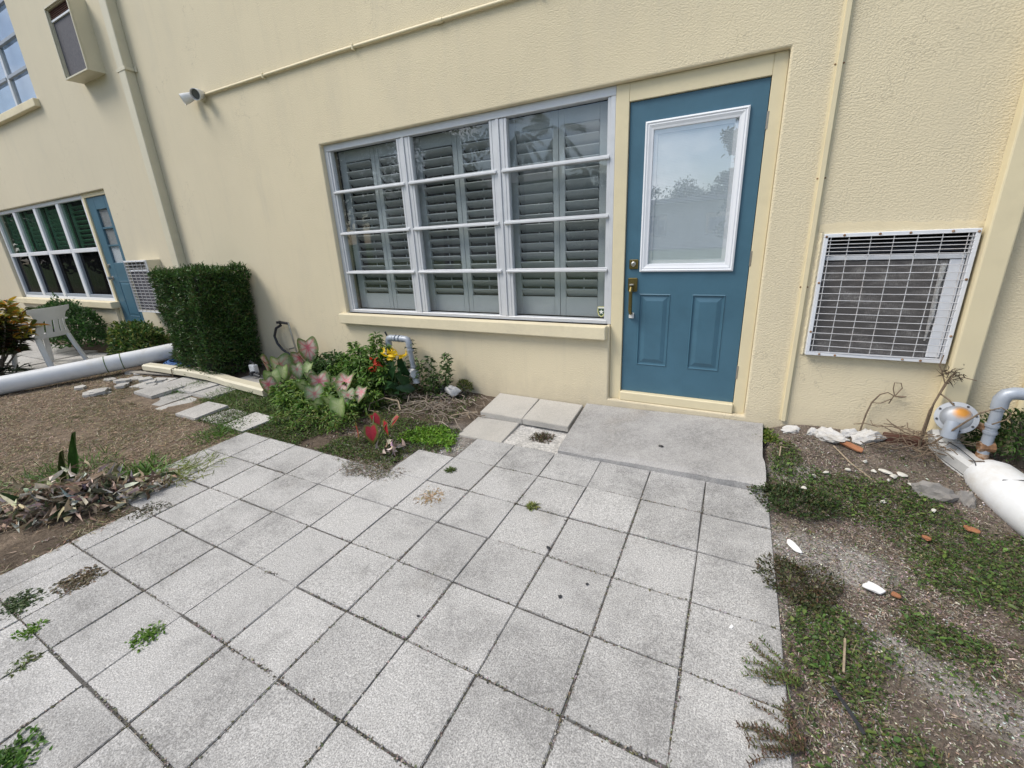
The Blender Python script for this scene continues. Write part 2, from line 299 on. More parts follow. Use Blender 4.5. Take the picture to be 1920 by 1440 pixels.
class MB:
    def __init__(s): s.bm = bmesh.new()
    def box(s, x0, x1, y0, y1, z0, z1, bev=0.0, seg=1, M=None):
        tmp = bmesh.new()
        bmesh.ops.create_cube(tmp, size=1)
        for v in tmp.verts: v.co = Vector((x0 + (v.co.x + .5) * (x1 - x0), y0 + (v.co.y + .5) * (y1 - y0), z0 + (v.co.z + .5) * (z1 - z0)))
        if bev: bmesh.ops.bevel(tmp, geom=list(tmp.edges), offset=bev, segments=seg, affect='EDGES', profile=0.5)
        if M is not None: bmesh.ops.transform(tmp, matrix=M, verts=list(tmp.verts))
        s.add(tmp); return s
    def add(s, tmp):
        me = bpy.data.meshes.new('t'); tmp.to_mesh(me); tmp.free(); s.bm.from_mesh(me); bpy.data.meshes.remove(me)
    def tube(s, pts, rad, n=10, cap=True, flat=None):
        pts = [Vector(p) for p in pts]; k = len(pts)
        rads = rad if isinstance(rad, (list, tuple)) else [rad] * k
        up = Vector((0, 0, 1)); rings = []; prevx = None
        for i, p in enumerate(pts):
            d = (pts[min(i + 1, k - 1)] - pts[max(i - 1, 0)]).normalized()
            x = prevx - d * prevx.dot(d) if prevx is not None else d.cross(up if abs(d.z) < 0.9 else Vector((1, 0, 0)))
            x.normalize(); y = d.cross(x).normalized(); prevx = x
            rings.append([s.bm.verts.new(p + (x * math.cos(2 * math.pi * j / n) + y * math.sin(2 * math.pi * j / n) * (flat or 1)) * rads[i]) for j in range(n)])
        for a, b in zip(rings, rings[1:]):
            for j in range(n): s.bm.faces.new((a[j], a[(j + 1) % n], b[(j + 1) % n], b[j]))
        if cap:
            try: s.bm.faces.new(rings[0][::-1]); s.bm.faces.new(rings[-1])
            except ValueError: pass
        return s
    def rtube(s, pts, w, h, n=None):         # rectangular section along a path: w across, h along local up
        pts = [Vector(p) for p in pts]; rings = []; k = len(pts)
        for i, p in enumerate(pts):
            d = (pts[min(i + 1, k - 1)] - pts[max(i - 1, 0)]).normalized()
            x = d.cross(Vector((0, 0, 1)));
            if x.length < 1e-3: x = Vector((1, 0, 0))
            x.normalize(); y = x.cross(d).normalized(); c = 0.18
            pr = [(-.5, -.5 + c), (-.5 + c, -.5), (.5 - c, -.5), (.5, -.5 + c), (.5, .5 - c), (.5 - c, .5), (-.5 + c, .5), (-.5, .5 - c)]
            rings.append([s.bm.verts.new(p + x * a * w + y * b * h) for a, b in pr])
        m = 8
        for a, b in zip(rings, rings[1:]):
            for j in range(m): s.bm.faces.new((a[j], a[(j + 1) % m], b[(j + 1) % m], b[j]))
        s.bm.faces.new(rings[0][::-1]); s.bm.faces.new(rings[-1]); return s
    def lathe(s, prof, n=20, M=None):         # prof: (r, z)
        rings = []
        for r, z in prof:
            if r < 1e-5: rings.append([s.bm.verts.new((0, 0, z))])
            else: rings.append([s.bm.verts.new((r * math.cos(2 * math.pi * j / n), r * math.sin(2 * math.pi * j / n), z)) for j in range(n)])
        new = [v for r in rings for v in r]
        for a, b in zip(rings, rings[1:]):
            if len(a) == 1 and len(b) == 1: continue
            for j in range(n):
                if len(a) == 1: s.bm.faces.new((a[0], b[(j + 1) % n], b[j]))
                elif len(b) == 1: s.bm.faces.new((a[j], a[(j + 1) % n], b[0]))
                else: s.bm.faces.new((a[j], a[(j + 1) % n], b[(j + 1) % n], b[j]))
        if M is not None: bmesh.ops.transform(s.bm, matrix=M, verts=new)
        return s
    def prism(s, poly, z0, z1, M=None):
        a = [s.bm.verts.new((x, y, z0)) for x, y in poly]; b = [s.bm.verts.new((x, y, z1)) for x, y in poly]; n = len(poly)
        s.bm.faces.new(a[::-1]); s.bm.faces.new(b)
        for j in range(n): s.bm.faces.new((a[j], a[(j + 1) % n], b[(j + 1) % n], b[j]))
        if M is not None: bmesh.ops.transform(s.bm, matrix=M, verts=a + b)
        return s
    def rock(s, c, r, seed=0, sub=3, rough=0.22, flat_=None):
        tmp = bmesh.new(); bmesh.ops.create_icosphere(tmp, subdivisions=sub, radius=1.0)
        rr = random.Random(seed); offs = [Vector((rr.uniform(-1, 1), rr.uniform(-1, 1), rr.uniform(-1, 1))).normalized() for _ in range(12)]
        cut = [rr.uniform(0.5, 0.85) for _ in range(12)]
        for v in tmp.verts:
            p = v.co.copy()
            for o, k in zip(offs, cut):
                d = p.dot(o)
                if d > k: p -= o * (d - k) * 0.85
            p *= 1 + rough * (0.5 * math.sin(7 * p.x + seed) * math.sin(6 * p.y + 2 * seed) * math.sin(8 * p.z) + rr.uniform(-.12, .12))
            v.co = Vector((c[0] + p.x * r[0], c[1] + p.y * r[1], c[2] + p.z * r[2]))
        s.add(tmp); return s
    def mesh(s, name):
        bmesh.ops.recalc_face_normals(s.bm, faces=list(s.bm.faces))
        me = bpy.data.meshes.new(name); s.bm.to_mesh(me); s.bm.free(); return me
    def build(s, name, mat, parent=None, smooth=False, loc=None):
        me = s.mesh(name)
        return obj(name, me, mat, parent, smooth, loc)
def obj(name, me, mat, parent=None, smooth=False, loc=None, rot=None, scl=None):
    if mat is not None and len(me.materials) == 0: me.materials.append(MAT[mat])
    if smooth:
        me.polygons.foreach_set('use_smooth', [True] * len(me.polygons)); me.set_sharp_from_angle(angle=math.radians(40))
    o = bpy.data.objects.new(name, me); COL.objects.link(o)
    if parent is not None: o.parent = parent
    if loc is not None: o.location = loc
    if rot is not None: o.rotation_euler = rot
    if scl is not None: o.scale = scl
    return o
def tag(o, label, cat, group=None):
    o['label'] = label; o['category'] = cat
    if group: o['group'] = group
    return o
def thing(name, label, cat, loc=(0, 0, 0), group=None, rotz=0):
    o = bpy.data.objects.new(name, None); COL.objects.link(o); o.location = loc; o.rotation_euler = (0, 0, rotz); o.empty_display_size = 0.1
    return tag(o, label, cat, group)
def struct(o, kind='structure'): o['kind'] = kind; return o

# many leaves or blades as one mesh, colour on each leaf
def norm(a): return a / np.maximum(np.linalg.norm(a, axis=1, keepdims=True), 1e-9)
def leafmesh(name, P, D, U, L, W, C, mat, parent=None, blade=False, fold=0.18, bend=0.25):
    N = len(P); D = norm(D); S = norm(np.cross(D, U)); U = np.cross(S, D); L = np.broadcast_to(L, N)[:, None]; W = np.broadcast_to(W, N)[:, None]
    if blade:
        b2 = bend if np.ndim(bend) else np.full(N, bend); b2 = b2[:, None]
        V = np.stack([P - S * W * .5, P + S * W * .5, P + D * L * .55 - S * W * .42 - U * L * b2 * .25, P + D * L * .55 + S * W * .42 - U * L * b2 * .25, P + D * L - U * L * b2], 1)
        q = np.array([[0, 1, 3, 2]]); tri = np.array([[2, 3, 4]]); k = 5
        base = (np.arange(N) * k)[:, None]
        loops = np.concatenate([(base + q), (base + tri)], 1).ravel()
        tot = np.tile([4, 3], N)
    else:
        V = np.stack([P, P + D * L * .33 - S * W * .46 + U * W * fold, P + D * L * .72 - S * W * .34 + U * W * fold * .6 - U * L * bend * .3, P + D * L - U * L * bend,
                      P + D * L * .72 + S * W * .34 + U * W * fold * .6 - U * L * bend * .3, P + D * L * .33 + S * W * .46 + U * W * fold, P + D * L * .5 - U * L * bend * .12], 1)
        k = 7; base = (np.arange(N) * k)[:, None]
        q = np.array([[0, 6, 2, 1], [0, 5, 4, 6]]).ravel()[None]; tri = np.array([[6, 3, 2], [6, 4, 3]]).ravel()[None]
        loops = np.concatenate([base + q, base + tri], 1).ravel(); tot = np.tile([4, 4, 3, 3], N)
    me = bpy.data.meshes.new(name)
    me.vertices.add(N * k); me.vertices.foreach_set('co', V.reshape(-1).astype(np.float32))
    me.loops.add(len(loops)); me.loops.foreach_set('vertex_index', loops.astype(np.int32))
    st = np.concatenate([[0], np.cumsum(tot)[:-1]]); me.polygons.add(len(tot))
    me.polygons.foreach_set('loop_start', st.astype(np.int32)); me.polygons.foreach_set('loop_total', tot.astype(np.int32))
    me.update(calc_edges=True); me.validate()
    at = me.attributes.new('Col', 'FLOAT_COLOR', 'POINT')
    cc = np.concatenate([np.repeat(C, k, axis=0), np.ones((N * k, 1))], 1); at.data.foreach_set('color', cc.reshape(-1).astype(np.float32))
    return obj(name, me, mat, parent)
def palette(N, cols, jit=0.18, w=None):
    cols = np.array(cols); i = rng.choice(len(cols), N, p=w); c = cols[i]
    return np.clip(c * (1 + rng.normal(0, jit, (N, 1))) * (1 + rng.normal(0, jit * .35, (N, 3))), 0.004, 0.9)
def rdir(N, zlo=-1, zhi=1):
    a = rng.uniform(0, 2 * np.pi, N); z = rng.uniform(zlo, zhi, N); r = np.sqrt(np.maximum(0, 1 - z * z)); return np.stack([r * np.cos(a), r * np.sin(a), z], 1)

# ------------------------------------------------------------------ terrain
S = 0.325; Y0 = -1.0075
def row_y(j): return Y0 - j * S
def cells():
    out = []
    for j in range(-1, 10):
        lo, hi = {-1: (-1, 4), 0: (-2, 4), 1: (-7, 4), 2: (-7, 4), 3: (-7, 4), 4: (-6, 4), 5: (-6, 4), 6: (-5, 4), 7: (-1, 4), 8: (0, 4), 9: (0, 4)}[j]
        for i in range(lo, hi + 1): out.append((i, j))
    return out
CELLS = cells(); CSET = set(CELLS) - {(-6, 4), (-6, 5)}
def in_patio(x, y):
    i = np.floor(np.asarray(x) / S).astype(int); j = np.floor((Y0 - np.asarray(y)) / S).astype(int)
    f = np.vectorize(lambda a, b: (a, b) in CSET, otypes=[bool]); return f(i, j)
def hwall(x): return 0.055 + 0.035 * smooth01((np.asarray(x) + 4) / 1.5) + 0.105 * smooth01((np.asarray(x) - 1.45) / 0.45)
def ground_h(x, y):
    x = np.asarray(x, float); y = np.asarray(y, float)
    t = np.clip((y + 0.85) / 0.85, 0, 1.1); base = hwall(x) * t ** 1.15
    n = (fbm(x, y, 0.45, 3) - 0.5) * 0.035
    h = base - 0.012 + n * np.where(x > 1.6, 1.0, 0.55)
    h = np.where((x > -0.66) & (x < 1.63) & (y > -0.70), np.minimum(h, base * 0.9 - 0.015), h)
    return h
def gz(x, y): return float(ground_h(np.array([x]), np.array([y]))[0]) if not in_patio(np.array([x]), np.array([y]))[0] else 0.0

xs = np.concatenate([[-300, -120, -60, -35, -22, -15, -12, -10.5], np.arange(-9.5, 3.6, 0.055), [3.8, 4.3, 5, 7, 10, 16, 30, 60, 120, 300]])
ys = np.concatenate([[-300, -150, -80, -45, -28, -18, -12, -8, -6, -5, -4.4], np.arange(-4.0, 0.06, 0.055), [0.3, 2, 9, 30, 90, 300]])
X, Y = np.meshgrid(xs, ys, indexing='ij')
Z = ground_h(X, Y); pat = in_patio(X, Y); Z = np.where(pat, -0.0048 + (fbm(X, Y, .3, 9) - .5) * .002, Z)
Z = np.where(Y > 0.05, -0.05, Z)
far = (X < -9) | (Y < -4.2) | (X > 3.7); Z = np.where(far, np.minimum(Z, 0.0), Z)
lawn = smooth01((-1.9 - X) / 0.3) * smooth01((-0.75 - Y) / 0.3)
right = smooth01((X - 1.5) / 0.15)
c_soil = np.array([0.135, 0.105, 0.08]); c_thatch = np.array([0.225, 0.175, 0.13]); c_sand = np.array([0.42, 0.39, 0.365]); c_litter = np.array([0.205, 0.168, 0.138])
c_joint = np.array([0.17, 0.163, 0.155]); c_green = np.array([0.10, 0.15, 0.05]); c_white = np.array([0.62, 0.60, 0.57])
def mixn(a, b, f): return a * (1 - f[..., None]) + b * f[..., None]
Cg = np.broadcast_to(c_soil, X.shape + (3,)).copy()
Cg = mixn(Cg, c_thatch, lawn)
def _bl(cx, cy, rx, ry, rot=0.0):
    c, q = math.cos(rot), math.sin(rot); u = (X - cx) * c + (Y - cy) * q; v = -(X - cx) * q + (Y - cy) * c
    return np.clip(1.25 - np.sqrt((u / rx) ** 2 + (v / ry) ** 2), 0, 1)
sandm = np.clip((np.maximum.reduce([_bl(1.85, -1.12, .30, .17, -.2), _bl(2.3, -1.75, .55, .10, -.55), _bl(2.4, -2.35, .6, .25), _bl(1.75, -.45, .15, .1) * .7]) * 1.2 + (fbm(X, Y, .2, 83) - .6) * .9) * 2.2, 0, 1)
Cr = mixn(np.broadcast_to(c_litter, X.shape + (3,)), c_sand, sandm)
Cg = mixn(Cg, Cr, right)
edge_s = smooth01(1 - np.abs(X + 0.55) / 0.38) * smooth01(1 - np.abs(Y + 0.85) / 0.42); Cg = mixn(Cg, np.array([0.36, 0.335, 0.31]), np.clip(edge_s * 1.2, 0, 1) * (X < 0))
Cg = np.where(pat[..., None], c_joint, Cg)
hole = (X > -0.13) & (X < 0.36) & (Y > -0.70) & (Y < -0.34); Cg = np.where(hole[..., None], c_white, Cg); Z = np.where(hole, 0.0 + 0.012 * (fbm(X, Y, .15, 5) - .5), Z)
Cg = mixn(Cg, np.broadcast_to(c_green, Cg.shape), smooth01((-4.6 - Y) / 2.5))
nx, ny = X.shape; idx = np.arange(nx * ny).reshape(nx, ny)
F = np.stack([idx[:-1, :-1], idx[1:, :-1], idx[1:, 1:], idx[:-1, 1:]], -1).reshape(-1, 4)
me = bpy.data.meshes.new('ground'); me.from_pydata(np.stack([X, Y, Z], -1).reshape(-1, 3).tolist(), [], F.tolist()); me.update()
at = me.attributes.new('Col', 'FLOAT_COLOR', 'POINT'); at.data.foreach_set('color', np.concatenate([Cg.reshape(-1, 3), np.ones((nx * ny, 1))], 1).ravel().astype(np.float32))
def ground_mat():
    t = NT('ground'); a = t.n('ShaderNodeAttribute'); a.attribute_name = 'Col'; v = t.pos()
    n1 = t.noise(v, 55, 6, 0.75); n2 = t.noise(v, 9, 5, 0.65)
    col = t.mix(1.0, a.outputs['Color'], t.ramp(n1, [(0.25, 0.45), (0.5, 1.0), (0.75, 1.7)]), 'MULTIPLY')
    col = t.mix(1.0, col, t.ramp(n2, [(0.3, 0.7), (0.7, 1.25)]), 'MULTIPLY')
    t.base(col); t.set(Roughness=0.97); t.b.inputs['Specular IOR Level'].default_value = 0.15
    t.bump(t.math('ADD', n1, t.math('MULTIPLY', n2, 0.6)), 0.9, 0.02); MAT['ground'] = t.m
ground_mat()
g = struct(obj('ground', me, 'ground', None, True))

# ------------------------------------------------------------------ patio pavers
def paver_mesh(wx, wy, th, seed, bev=0.006):
    rr = random.Random(seed); b = bmesh.new(); bmesh.ops.create_cube(b, size=1)
    for v in b.verts: v.co = Vector((v.co.x * wx + rr.uniform(-.0015, .0015), v.co.y * wy + rr.uniform(-.0015, .0015), v.co.z * th - th / 2))
    bmesh.ops.bevel(b, geom=[e for e in b.edges if e.calc_length() > 0.06 or True], offset=bev, segments=2, affect='EDGES')
    for v in b.verts:
        if v.co.z > -th * .5: v.co += Vector((rr.uniform(-.0012, .0012), rr.uniform(-.0012, .0012), rr.uniform(-.0006, .0006)))
    me = bpy.data.meshes.new('paving_tile'); b.to_mesh(me); b.free(); return me
patio = bpy.data.objects.new('patio', None); COL.objects.link(patio); struct(patio)
TM = [paver_mesh(S - 0.004 - 0.002 * (k % 3), S - 0.0065 - 0.002 * (k % 2), 0.05, k, 0.0026) for k in range(8)]
for (i, j) in CELLS:
    x0 = i * S; wx = 1.0; cx = x0 + S / 2
    if (i, j) in ((-6, 5), (-6, 4)): wx = 0.53; cx = x0 + S - S * 0.265
    dz = random.uniform(-0.001, 0.0022)
    if j == -1: dz = 0.16 * (.02 + .006 * max(0, i))
    o = obj('paving_tile', random.choice(TM), 'paver', patio, False, (cx + random.uniform(-.002, .002), row_y(j) - S / 2 + random.uniform(-.003, .003), dz),
            (random.gauss(0, .004) + (.02 + .006 * max(0, i) if j == -1 else 0), random.gauss(0, .004), random.gauss(0, .005)), (wx, 1, 1))
def joint_grit():
    n = 15000; P = []
    for (i, j) in CELLS: pass
    k = rng.integers(0, len(CELLS), n); c = np.array(CELLS)[k]; u = rng.random(n); hv = rng.random(n) < .55
    x = np.where(hv, (c[:, 0] + u) * S, c[:, 0] * S + rng.normal(0, .004, n)); y = np.where(hv, Y0 - c[:, 1] * S + rng.normal(0, .0045, n), Y0 - (c[:, 1] + u) * S)
    keep = rng.random(n) < smooth01((fbm(x, y, .35, 110) - .34) / .2); x, y = x[keep], y[keep]; n = x.size
    a = rng.uniform(0, 6.28, n)
    o = leafmesh('joint_grit', np.stack([x, y, rng.uniform(-.004, .0035, n)], 1), np.stack([np.cos(a), np.sin(a), rng.normal(0, .2, n)], 1), norm(rng.normal(0, .3, (n, 3)) + np.array([0, 0, 1])), rng.uniform(.003, .011, n), rng.uniform(.003, .008, n), palette(n, [(.15, .13, .11), (.24, .22, .19), (.09, .08, .06), (.33, .31, .28), (.10, .10, .05)], .25), 'grit', None, blade=True, bend=.1)
    o['kind'] = 'stuff'; tag(o, 'dirt and grit filling the joints between the patio pavers', 'grit')
joint_grit()
# raised pavers against the wall, beside the step
TS = [paver_mesh(.392, .372, 0.05, 40 + k, 0.004) for k in range(2)]
for (cx, cy, z, rx, ry, rz) in ((-.290, -.190, .094, .115, 0.012, .01), (.112, -.196, .094, .11, 0.004, -.008), (-.312, -.520, .018, .06, .0, .012)):
    obj('paving_tile', random.choice(TS), 'paver_smooth', patio, False, (cx, cy, z), (rx, ry, rz))

# doorstep slab
b = MB(); tmp = bmesh.new(); bmesh.ops.create_cube(tmp, size=1)
for v in tmp.verts: v.co = Vector((0.338 + (v.co.x + .5) * 1.272, -0.690 + (v.co.y + .5) * 0.686, -.06 + (v.co.z + .5) * 0.095))
bmesh.ops.subdivide_edges(tmp, edges=list(tmp.edges), cuts=14, use_grid_fill=True)
for v in tmp.verts:
    if v.co.z > 0.025: v.co.z += 0.092 * (v.co.y + .69) / .686 + 0.030 * (v.co.x - .338) / 1.272 + 0.002 * math.sin(v.co.x * 7) - (0.010 * max(0, 1 - (v.co.y + .69) / .03))
    if v.co.y < -0.68: v.co.y += .014 * float(vnoise(v.co.x, 0, .06, 90)) - .004 + .05 * max(0, .045 - v.co.z) * 0
    if v.co.x > 1.60: v.co.x += -.02 * float(vnoise(v.co.y, 0, .08, 91)) + .004
b.add(tmp); tag(b.build('doorstep', 'slab_concrete', None, False), 'worn grey concrete step slab lying in front of the blue door', 'step')

# ------------------------------------------------------------------ building
bld = thing('apartment_building', 'cream stucco apartment building with blue doors and recessed windows', 'building')
LINT = 2.412; REC = 0.068
HOLES = [(-2.315, 0.512, 0.795, LINT), (0.512, 1.487, 0.19, LINT), (-11.7, -7.70, 0.78, 2.43), (-7.70, -6.835, 0.19, 2.43), (-11.7, -7.98, 3.74, 5.45),
         (1.80, 2.42, 0.70, 1.392)]
def wall_mesh(x0, x1, z0, z1, holes, depth=0.2):
    xb = sorted({x0, x1, *[h[0] for h in holes], *[h[1] for h in holes]}); zb = sorted({z0, z1, *[h[2] for h in holes], *[h[3] for h in holes]})
    bm = bmesh.new(); V = {}
    def vt(x, y, z):
        k = (round(x, 4), round(y, 4), round(z, 4))
        if k not in V: V[k] = bm.verts.new(k)
        return V[k]
    nxx, nzz = len(xb) - 1, len(zb) - 1
    def solid(i, k):
        if i < 0 or k < 0 or i >= nxx or k >= nzz: return None
        cx, cz = (xb[i] + xb[i + 1]) / 2, (zb[k] + zb[k + 1]) / 2
        return not any(h[0] < cx < h[1] and h[2] < cz < h[3] for h in holes)
    for i in range(nxx):
        for k in range(nzz):
            if not solid(i, k): continue
            a, c, d, e = xb[i], xb[i + 1], zb[k], zb[k + 1]
            bm.faces.new((vt(a, 0, d), vt(c, 0, d), vt(c, 0, e), vt(a, 0, e)))
            for (di, dk, p, q) in ((1, 0, (c, d), (c, e)), (-1, 0, (a, e), (a, d)), (0, 1, (c, e), (a, e)), (0, -1, (a, d), (c, d))):
                if solid(i + di, k + dk) is False:
                    bm.faces.new((vt(p[0], 0, p[1]), vt(p[0], depth, p[1]), vt(q[0], depth, q[1]), vt(q[0], 0, q[1])))
    bmesh.ops.recalc_face_normals(bm, faces=list(bm.faces))
    ed = [e for e in bm.edges if len(e.link_faces) == 2 and e.calc_face_angle(0) > 0.5]
    bmesh.ops.bevel(bm, geom=ed, offset=0.013, segments=3, affect='EDGES', profile=0.5)
    me = bpy.data.meshes.new('wall'); bm.to_mesh(me); bm.free(); return me
obj('wall', wall_mesh(-40, 9, -0.3, 6.6, HOLES), 'stucco', bld)
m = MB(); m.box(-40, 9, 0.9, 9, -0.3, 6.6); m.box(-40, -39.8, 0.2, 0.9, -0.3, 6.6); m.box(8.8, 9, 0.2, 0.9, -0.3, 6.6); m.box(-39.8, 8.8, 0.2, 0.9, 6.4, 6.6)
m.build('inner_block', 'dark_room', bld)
m = MB(); m.box(-40.4, 9.4, -0.45, 9.4, 6.6, 6.85); m.build('roof', 'cream_paint', bld)
# patched plaster band above the right air conditioner and rough caulk to its left
def smear(x0, x1, z0, z1, jx, jz, th, n=26, vert=False):
    rr = random.Random(5); m = MB(); k = n; A, B = [], []
    for i in range(k + 1):
        f = i / k
        if vert: z = z0 + (z1 - z0) * f; A.append((x0 + rr.uniform(-jx, jx), z)); B.append((x1 + rr.uniform(-jx, jx) * .3, z))
        else: x = x0 + (x1 - x0) * f; A.append((x, z0)); B.append((x, z1 + rr.uniform(-jz, jz) + .012 * math.sin(5 * f)))
    va = [m.bm.verts.new((x, .004, z)) for x, z in A]; vb = [m.bm.verts.new((x, .004, z)) for x, z in B]; vm = [m.bm.verts.new(((a[0] + b_[0]) / 2, -th - rr.uniform(0, th * .6), (a[1] + b_[1]) / 2 + rr.uniform(-.004, .004))) for a, b_ in zip(A, B)]
    for i in range(k): m.bm.faces.new((va[i], va[i + 1], vm[i + 1], vm[i])); m.bm.faces.new((vm[i], vm[i + 1], vb[i + 1], vb[i]))
    return m
smear(1.75, 2.46, 1.400, 1.478, 0, .010, .0035).build('plaster_patch', 'stucco_smooth', bld, True)
smear(1.750, 1.785, .67, 1.42, .004, 0, .008, 60, True).build('caulk_strip', 'sill_paint', bld, True)

# casing: infill posts, head and threshold of the doorway
def casing(xa, xl, xr, xb, zt, zo, z0):
    m = MB(); m.box(xa, xl, REC - .03, REC + .05, z0, zt, 0.003); m.build('door_casing', 'cream_paint', bld)
    m = MB(); m.box(xr, xb, REC - .028, REC + .05, z0, zt, 0.003); m.build('door_casing', 'cream_paint', bld)
    m = MB(); m.box(xl, xr, REC - .029, REC + .05, zo, zt, 0.003); m.build('door_casing', 'cream_paint', bld)
    m = MB(); m.box(xl, xr, REC - .055, REC + .05, z0, z0 + .072, 0.006); m.build('threshold', 'cream_paint', bld)
casing(0.513, 0.602, 1.412, 1.486, LINT - .001, 2.300, 0.19)
casing(-7.70, -7.635, -6.895, -6.836, 2.429, 2.372, 0.19)

# main window ---------------------------------------------------------------
def main_window():
    x0, x1, z0, z1 = -2.315, 0.512, 0.797, LINT - .002
    fy0, fy1 = REC - .025, REC + .045
    m = MB(); m.box(x0, x1, fy0, fy1, 2.355, z1 + .001, .003); m.box(x0, x0 + .05, fy0, fy1, z0, 2.354, .003); m.box(x1 - .035, x1, fy0, fy1, z0, 2.354, .003)
    m.box(x0 + .051, x1 - .036, fy0, fy1, z0, z0 + .032, .003)
    win = m.build('window', 'aluminium', bld)
    edges = [x0 + .05, -1.345, -0.405, x1 - .035]
    rails = [z0 + .032, 1.213, 1.597, 1.985, 2.354]
    for mx_ in edges[1:3]:
        m = MB(); m.box(mx_ - .013, mx_ + .013, fy0 - .001, fy1, z0 + .033, 2.353, .002)
        m.build('mullion', 'aluminium', win)
        for (sa, sc) in ((mx_ - .052, mx_ - .0135), (mx_ + .0135, mx_ + .052)): m = MB(); m.box(sa, sc, fy0 + .008, fy1 - .01, z0 + .034, 2.352, .003); m.build('sash_stile', 'aluminium', win)
    for u in range(3):
        a = edges[u] + (.054 if u else .001); c = edges[u + 1] - (.054 if u < 2 else .001)
        for (sa, sc) in ((a, a + .022), (c - .022, c)): m = MB(); m.box(sa, sc, fy0 + .009, fy1 - .012, rails[0] + .001, rails[4] - .001, .002); m.build('sash_stile', 'aluminium', win)
        for k in range(4):
            za, zb = rails[k], rails[k + 1]
            if k > 0:      # protruding lower rail of each awning sash
                m = MB(); m.box(a - .03 if u else a, c + (.03 if u < 2 else 0), fy0 - .014, fy1 - .02, za - .012, za + .006, .003)
                m.box(a - .03 if u else a, c + (.03 if u < 2 else 0), fy0 + .004, fy1 - .02, za + .0065, za + .016, .002); m.build('sash_rail', 'aluminium', win)
            m = MB(); m.box(a + .02, c - .02, REC + .012, REC + .016, za + .012, zb - .012); pn = m.build('pane', 'glass', win)
            pn.rotation_euler = (random.uniform(-.0015, .0015), 0, random.uniform(-.001, .001))
        # plantation shutters behind: two hinged panels to a unit
        ya, yb = REC + .085, REC + .115; pa, pc = edges[u] + .02, edges[u + 1] - .02; mid = (pa + pc) / 2 + .02
        for (p, q, wl, wr) in ((pa, mid - .0015, .085, .048), (mid + .0015, pc, .048, .085)):
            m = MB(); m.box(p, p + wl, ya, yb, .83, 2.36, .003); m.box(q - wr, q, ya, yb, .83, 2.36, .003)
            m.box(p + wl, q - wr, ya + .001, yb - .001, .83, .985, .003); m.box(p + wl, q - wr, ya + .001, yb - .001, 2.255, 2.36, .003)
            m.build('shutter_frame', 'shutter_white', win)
            nl = 17; pitch = (2.255 - .985) / nl; cxl = (p + wl + q - wr) / 2; half = (q - wr - p - wl) / 2 - .002
            for k in range(nl):
                zc = .985 + pitch * (k + .5); tilt = math.radians((46 if u == 2 else 34) + random.uniform(-2, 2) + (8 if u == 2 and k > 10 else 0))
                lm = LOUV.get(round(half, 3))
                if lm is None:
                    mm = MB(); mm.box(-half, half, -.043, .043, -.0045, .0045, .004, 2); lm = mm.mesh('louver'); LOUV[round(half, 3)] = lm
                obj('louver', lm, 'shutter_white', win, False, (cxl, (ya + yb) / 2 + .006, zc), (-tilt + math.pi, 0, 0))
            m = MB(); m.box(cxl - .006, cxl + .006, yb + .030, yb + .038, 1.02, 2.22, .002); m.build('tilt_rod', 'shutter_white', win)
    # little shield sticker in the corner of the lowest right pane
    pts = [(-.030, .038), (-.012, .043), (0, .039), (.012, .043), (.030, .038), (.031, .0), (.022, -.028), (0, -.045), (-.022, -.028), (-.031, .0)]
    Mx = Matrix.Translation((0.425, REC + .0105, 0.888)) @ Matrix.Rotation(math.pi / 2, 4, 'X')
    m = MB(); m.prism(pts, 0, .0009, Mx); st = m.build('shield_sticker', 'sticker_yellow', win)
    m = MB(); m.prism([(x * .80, y * .80) for x, y in pts], .0012, .0016, Mx); m.build('sticker_field', 'sticker_dark', win)
    star = []
    for k in range(10):
        r_ = .022 if k % 2 == 0 else .009; a_ = math.pi / 2 + k * math.pi / 5; star.append((r_ * math.cos(a_), r_ * math.sin(a_) - .002))
    m = MB(); m.prism(star, .0019, .0023, Mx); m.build('sticker_star', 'sticker_white', win)
    m = MB(); m.prism([(-.026, .026), (.026, .026), (.026, .036), (-.026, .036)], .0019, .0023, Mx); m.build('sticker_band', 'sticker_white', win)
    return win
LOUV = {}
simple('sticker_yellow', (0.62, 0.60, 0.25), 0.5); simple('sticker_dark', (0.03, 0.07, 0.04), 0.5); simple('sticker_white', (0.75, 0.77, 0.72), 0.5)
main_window()
m = MB(); m.box(-2.385, 0.497, -0.062, 0.06, 0.690, 0.795, .009, 2); m.build('window_sill', 'sill_paint', bld)

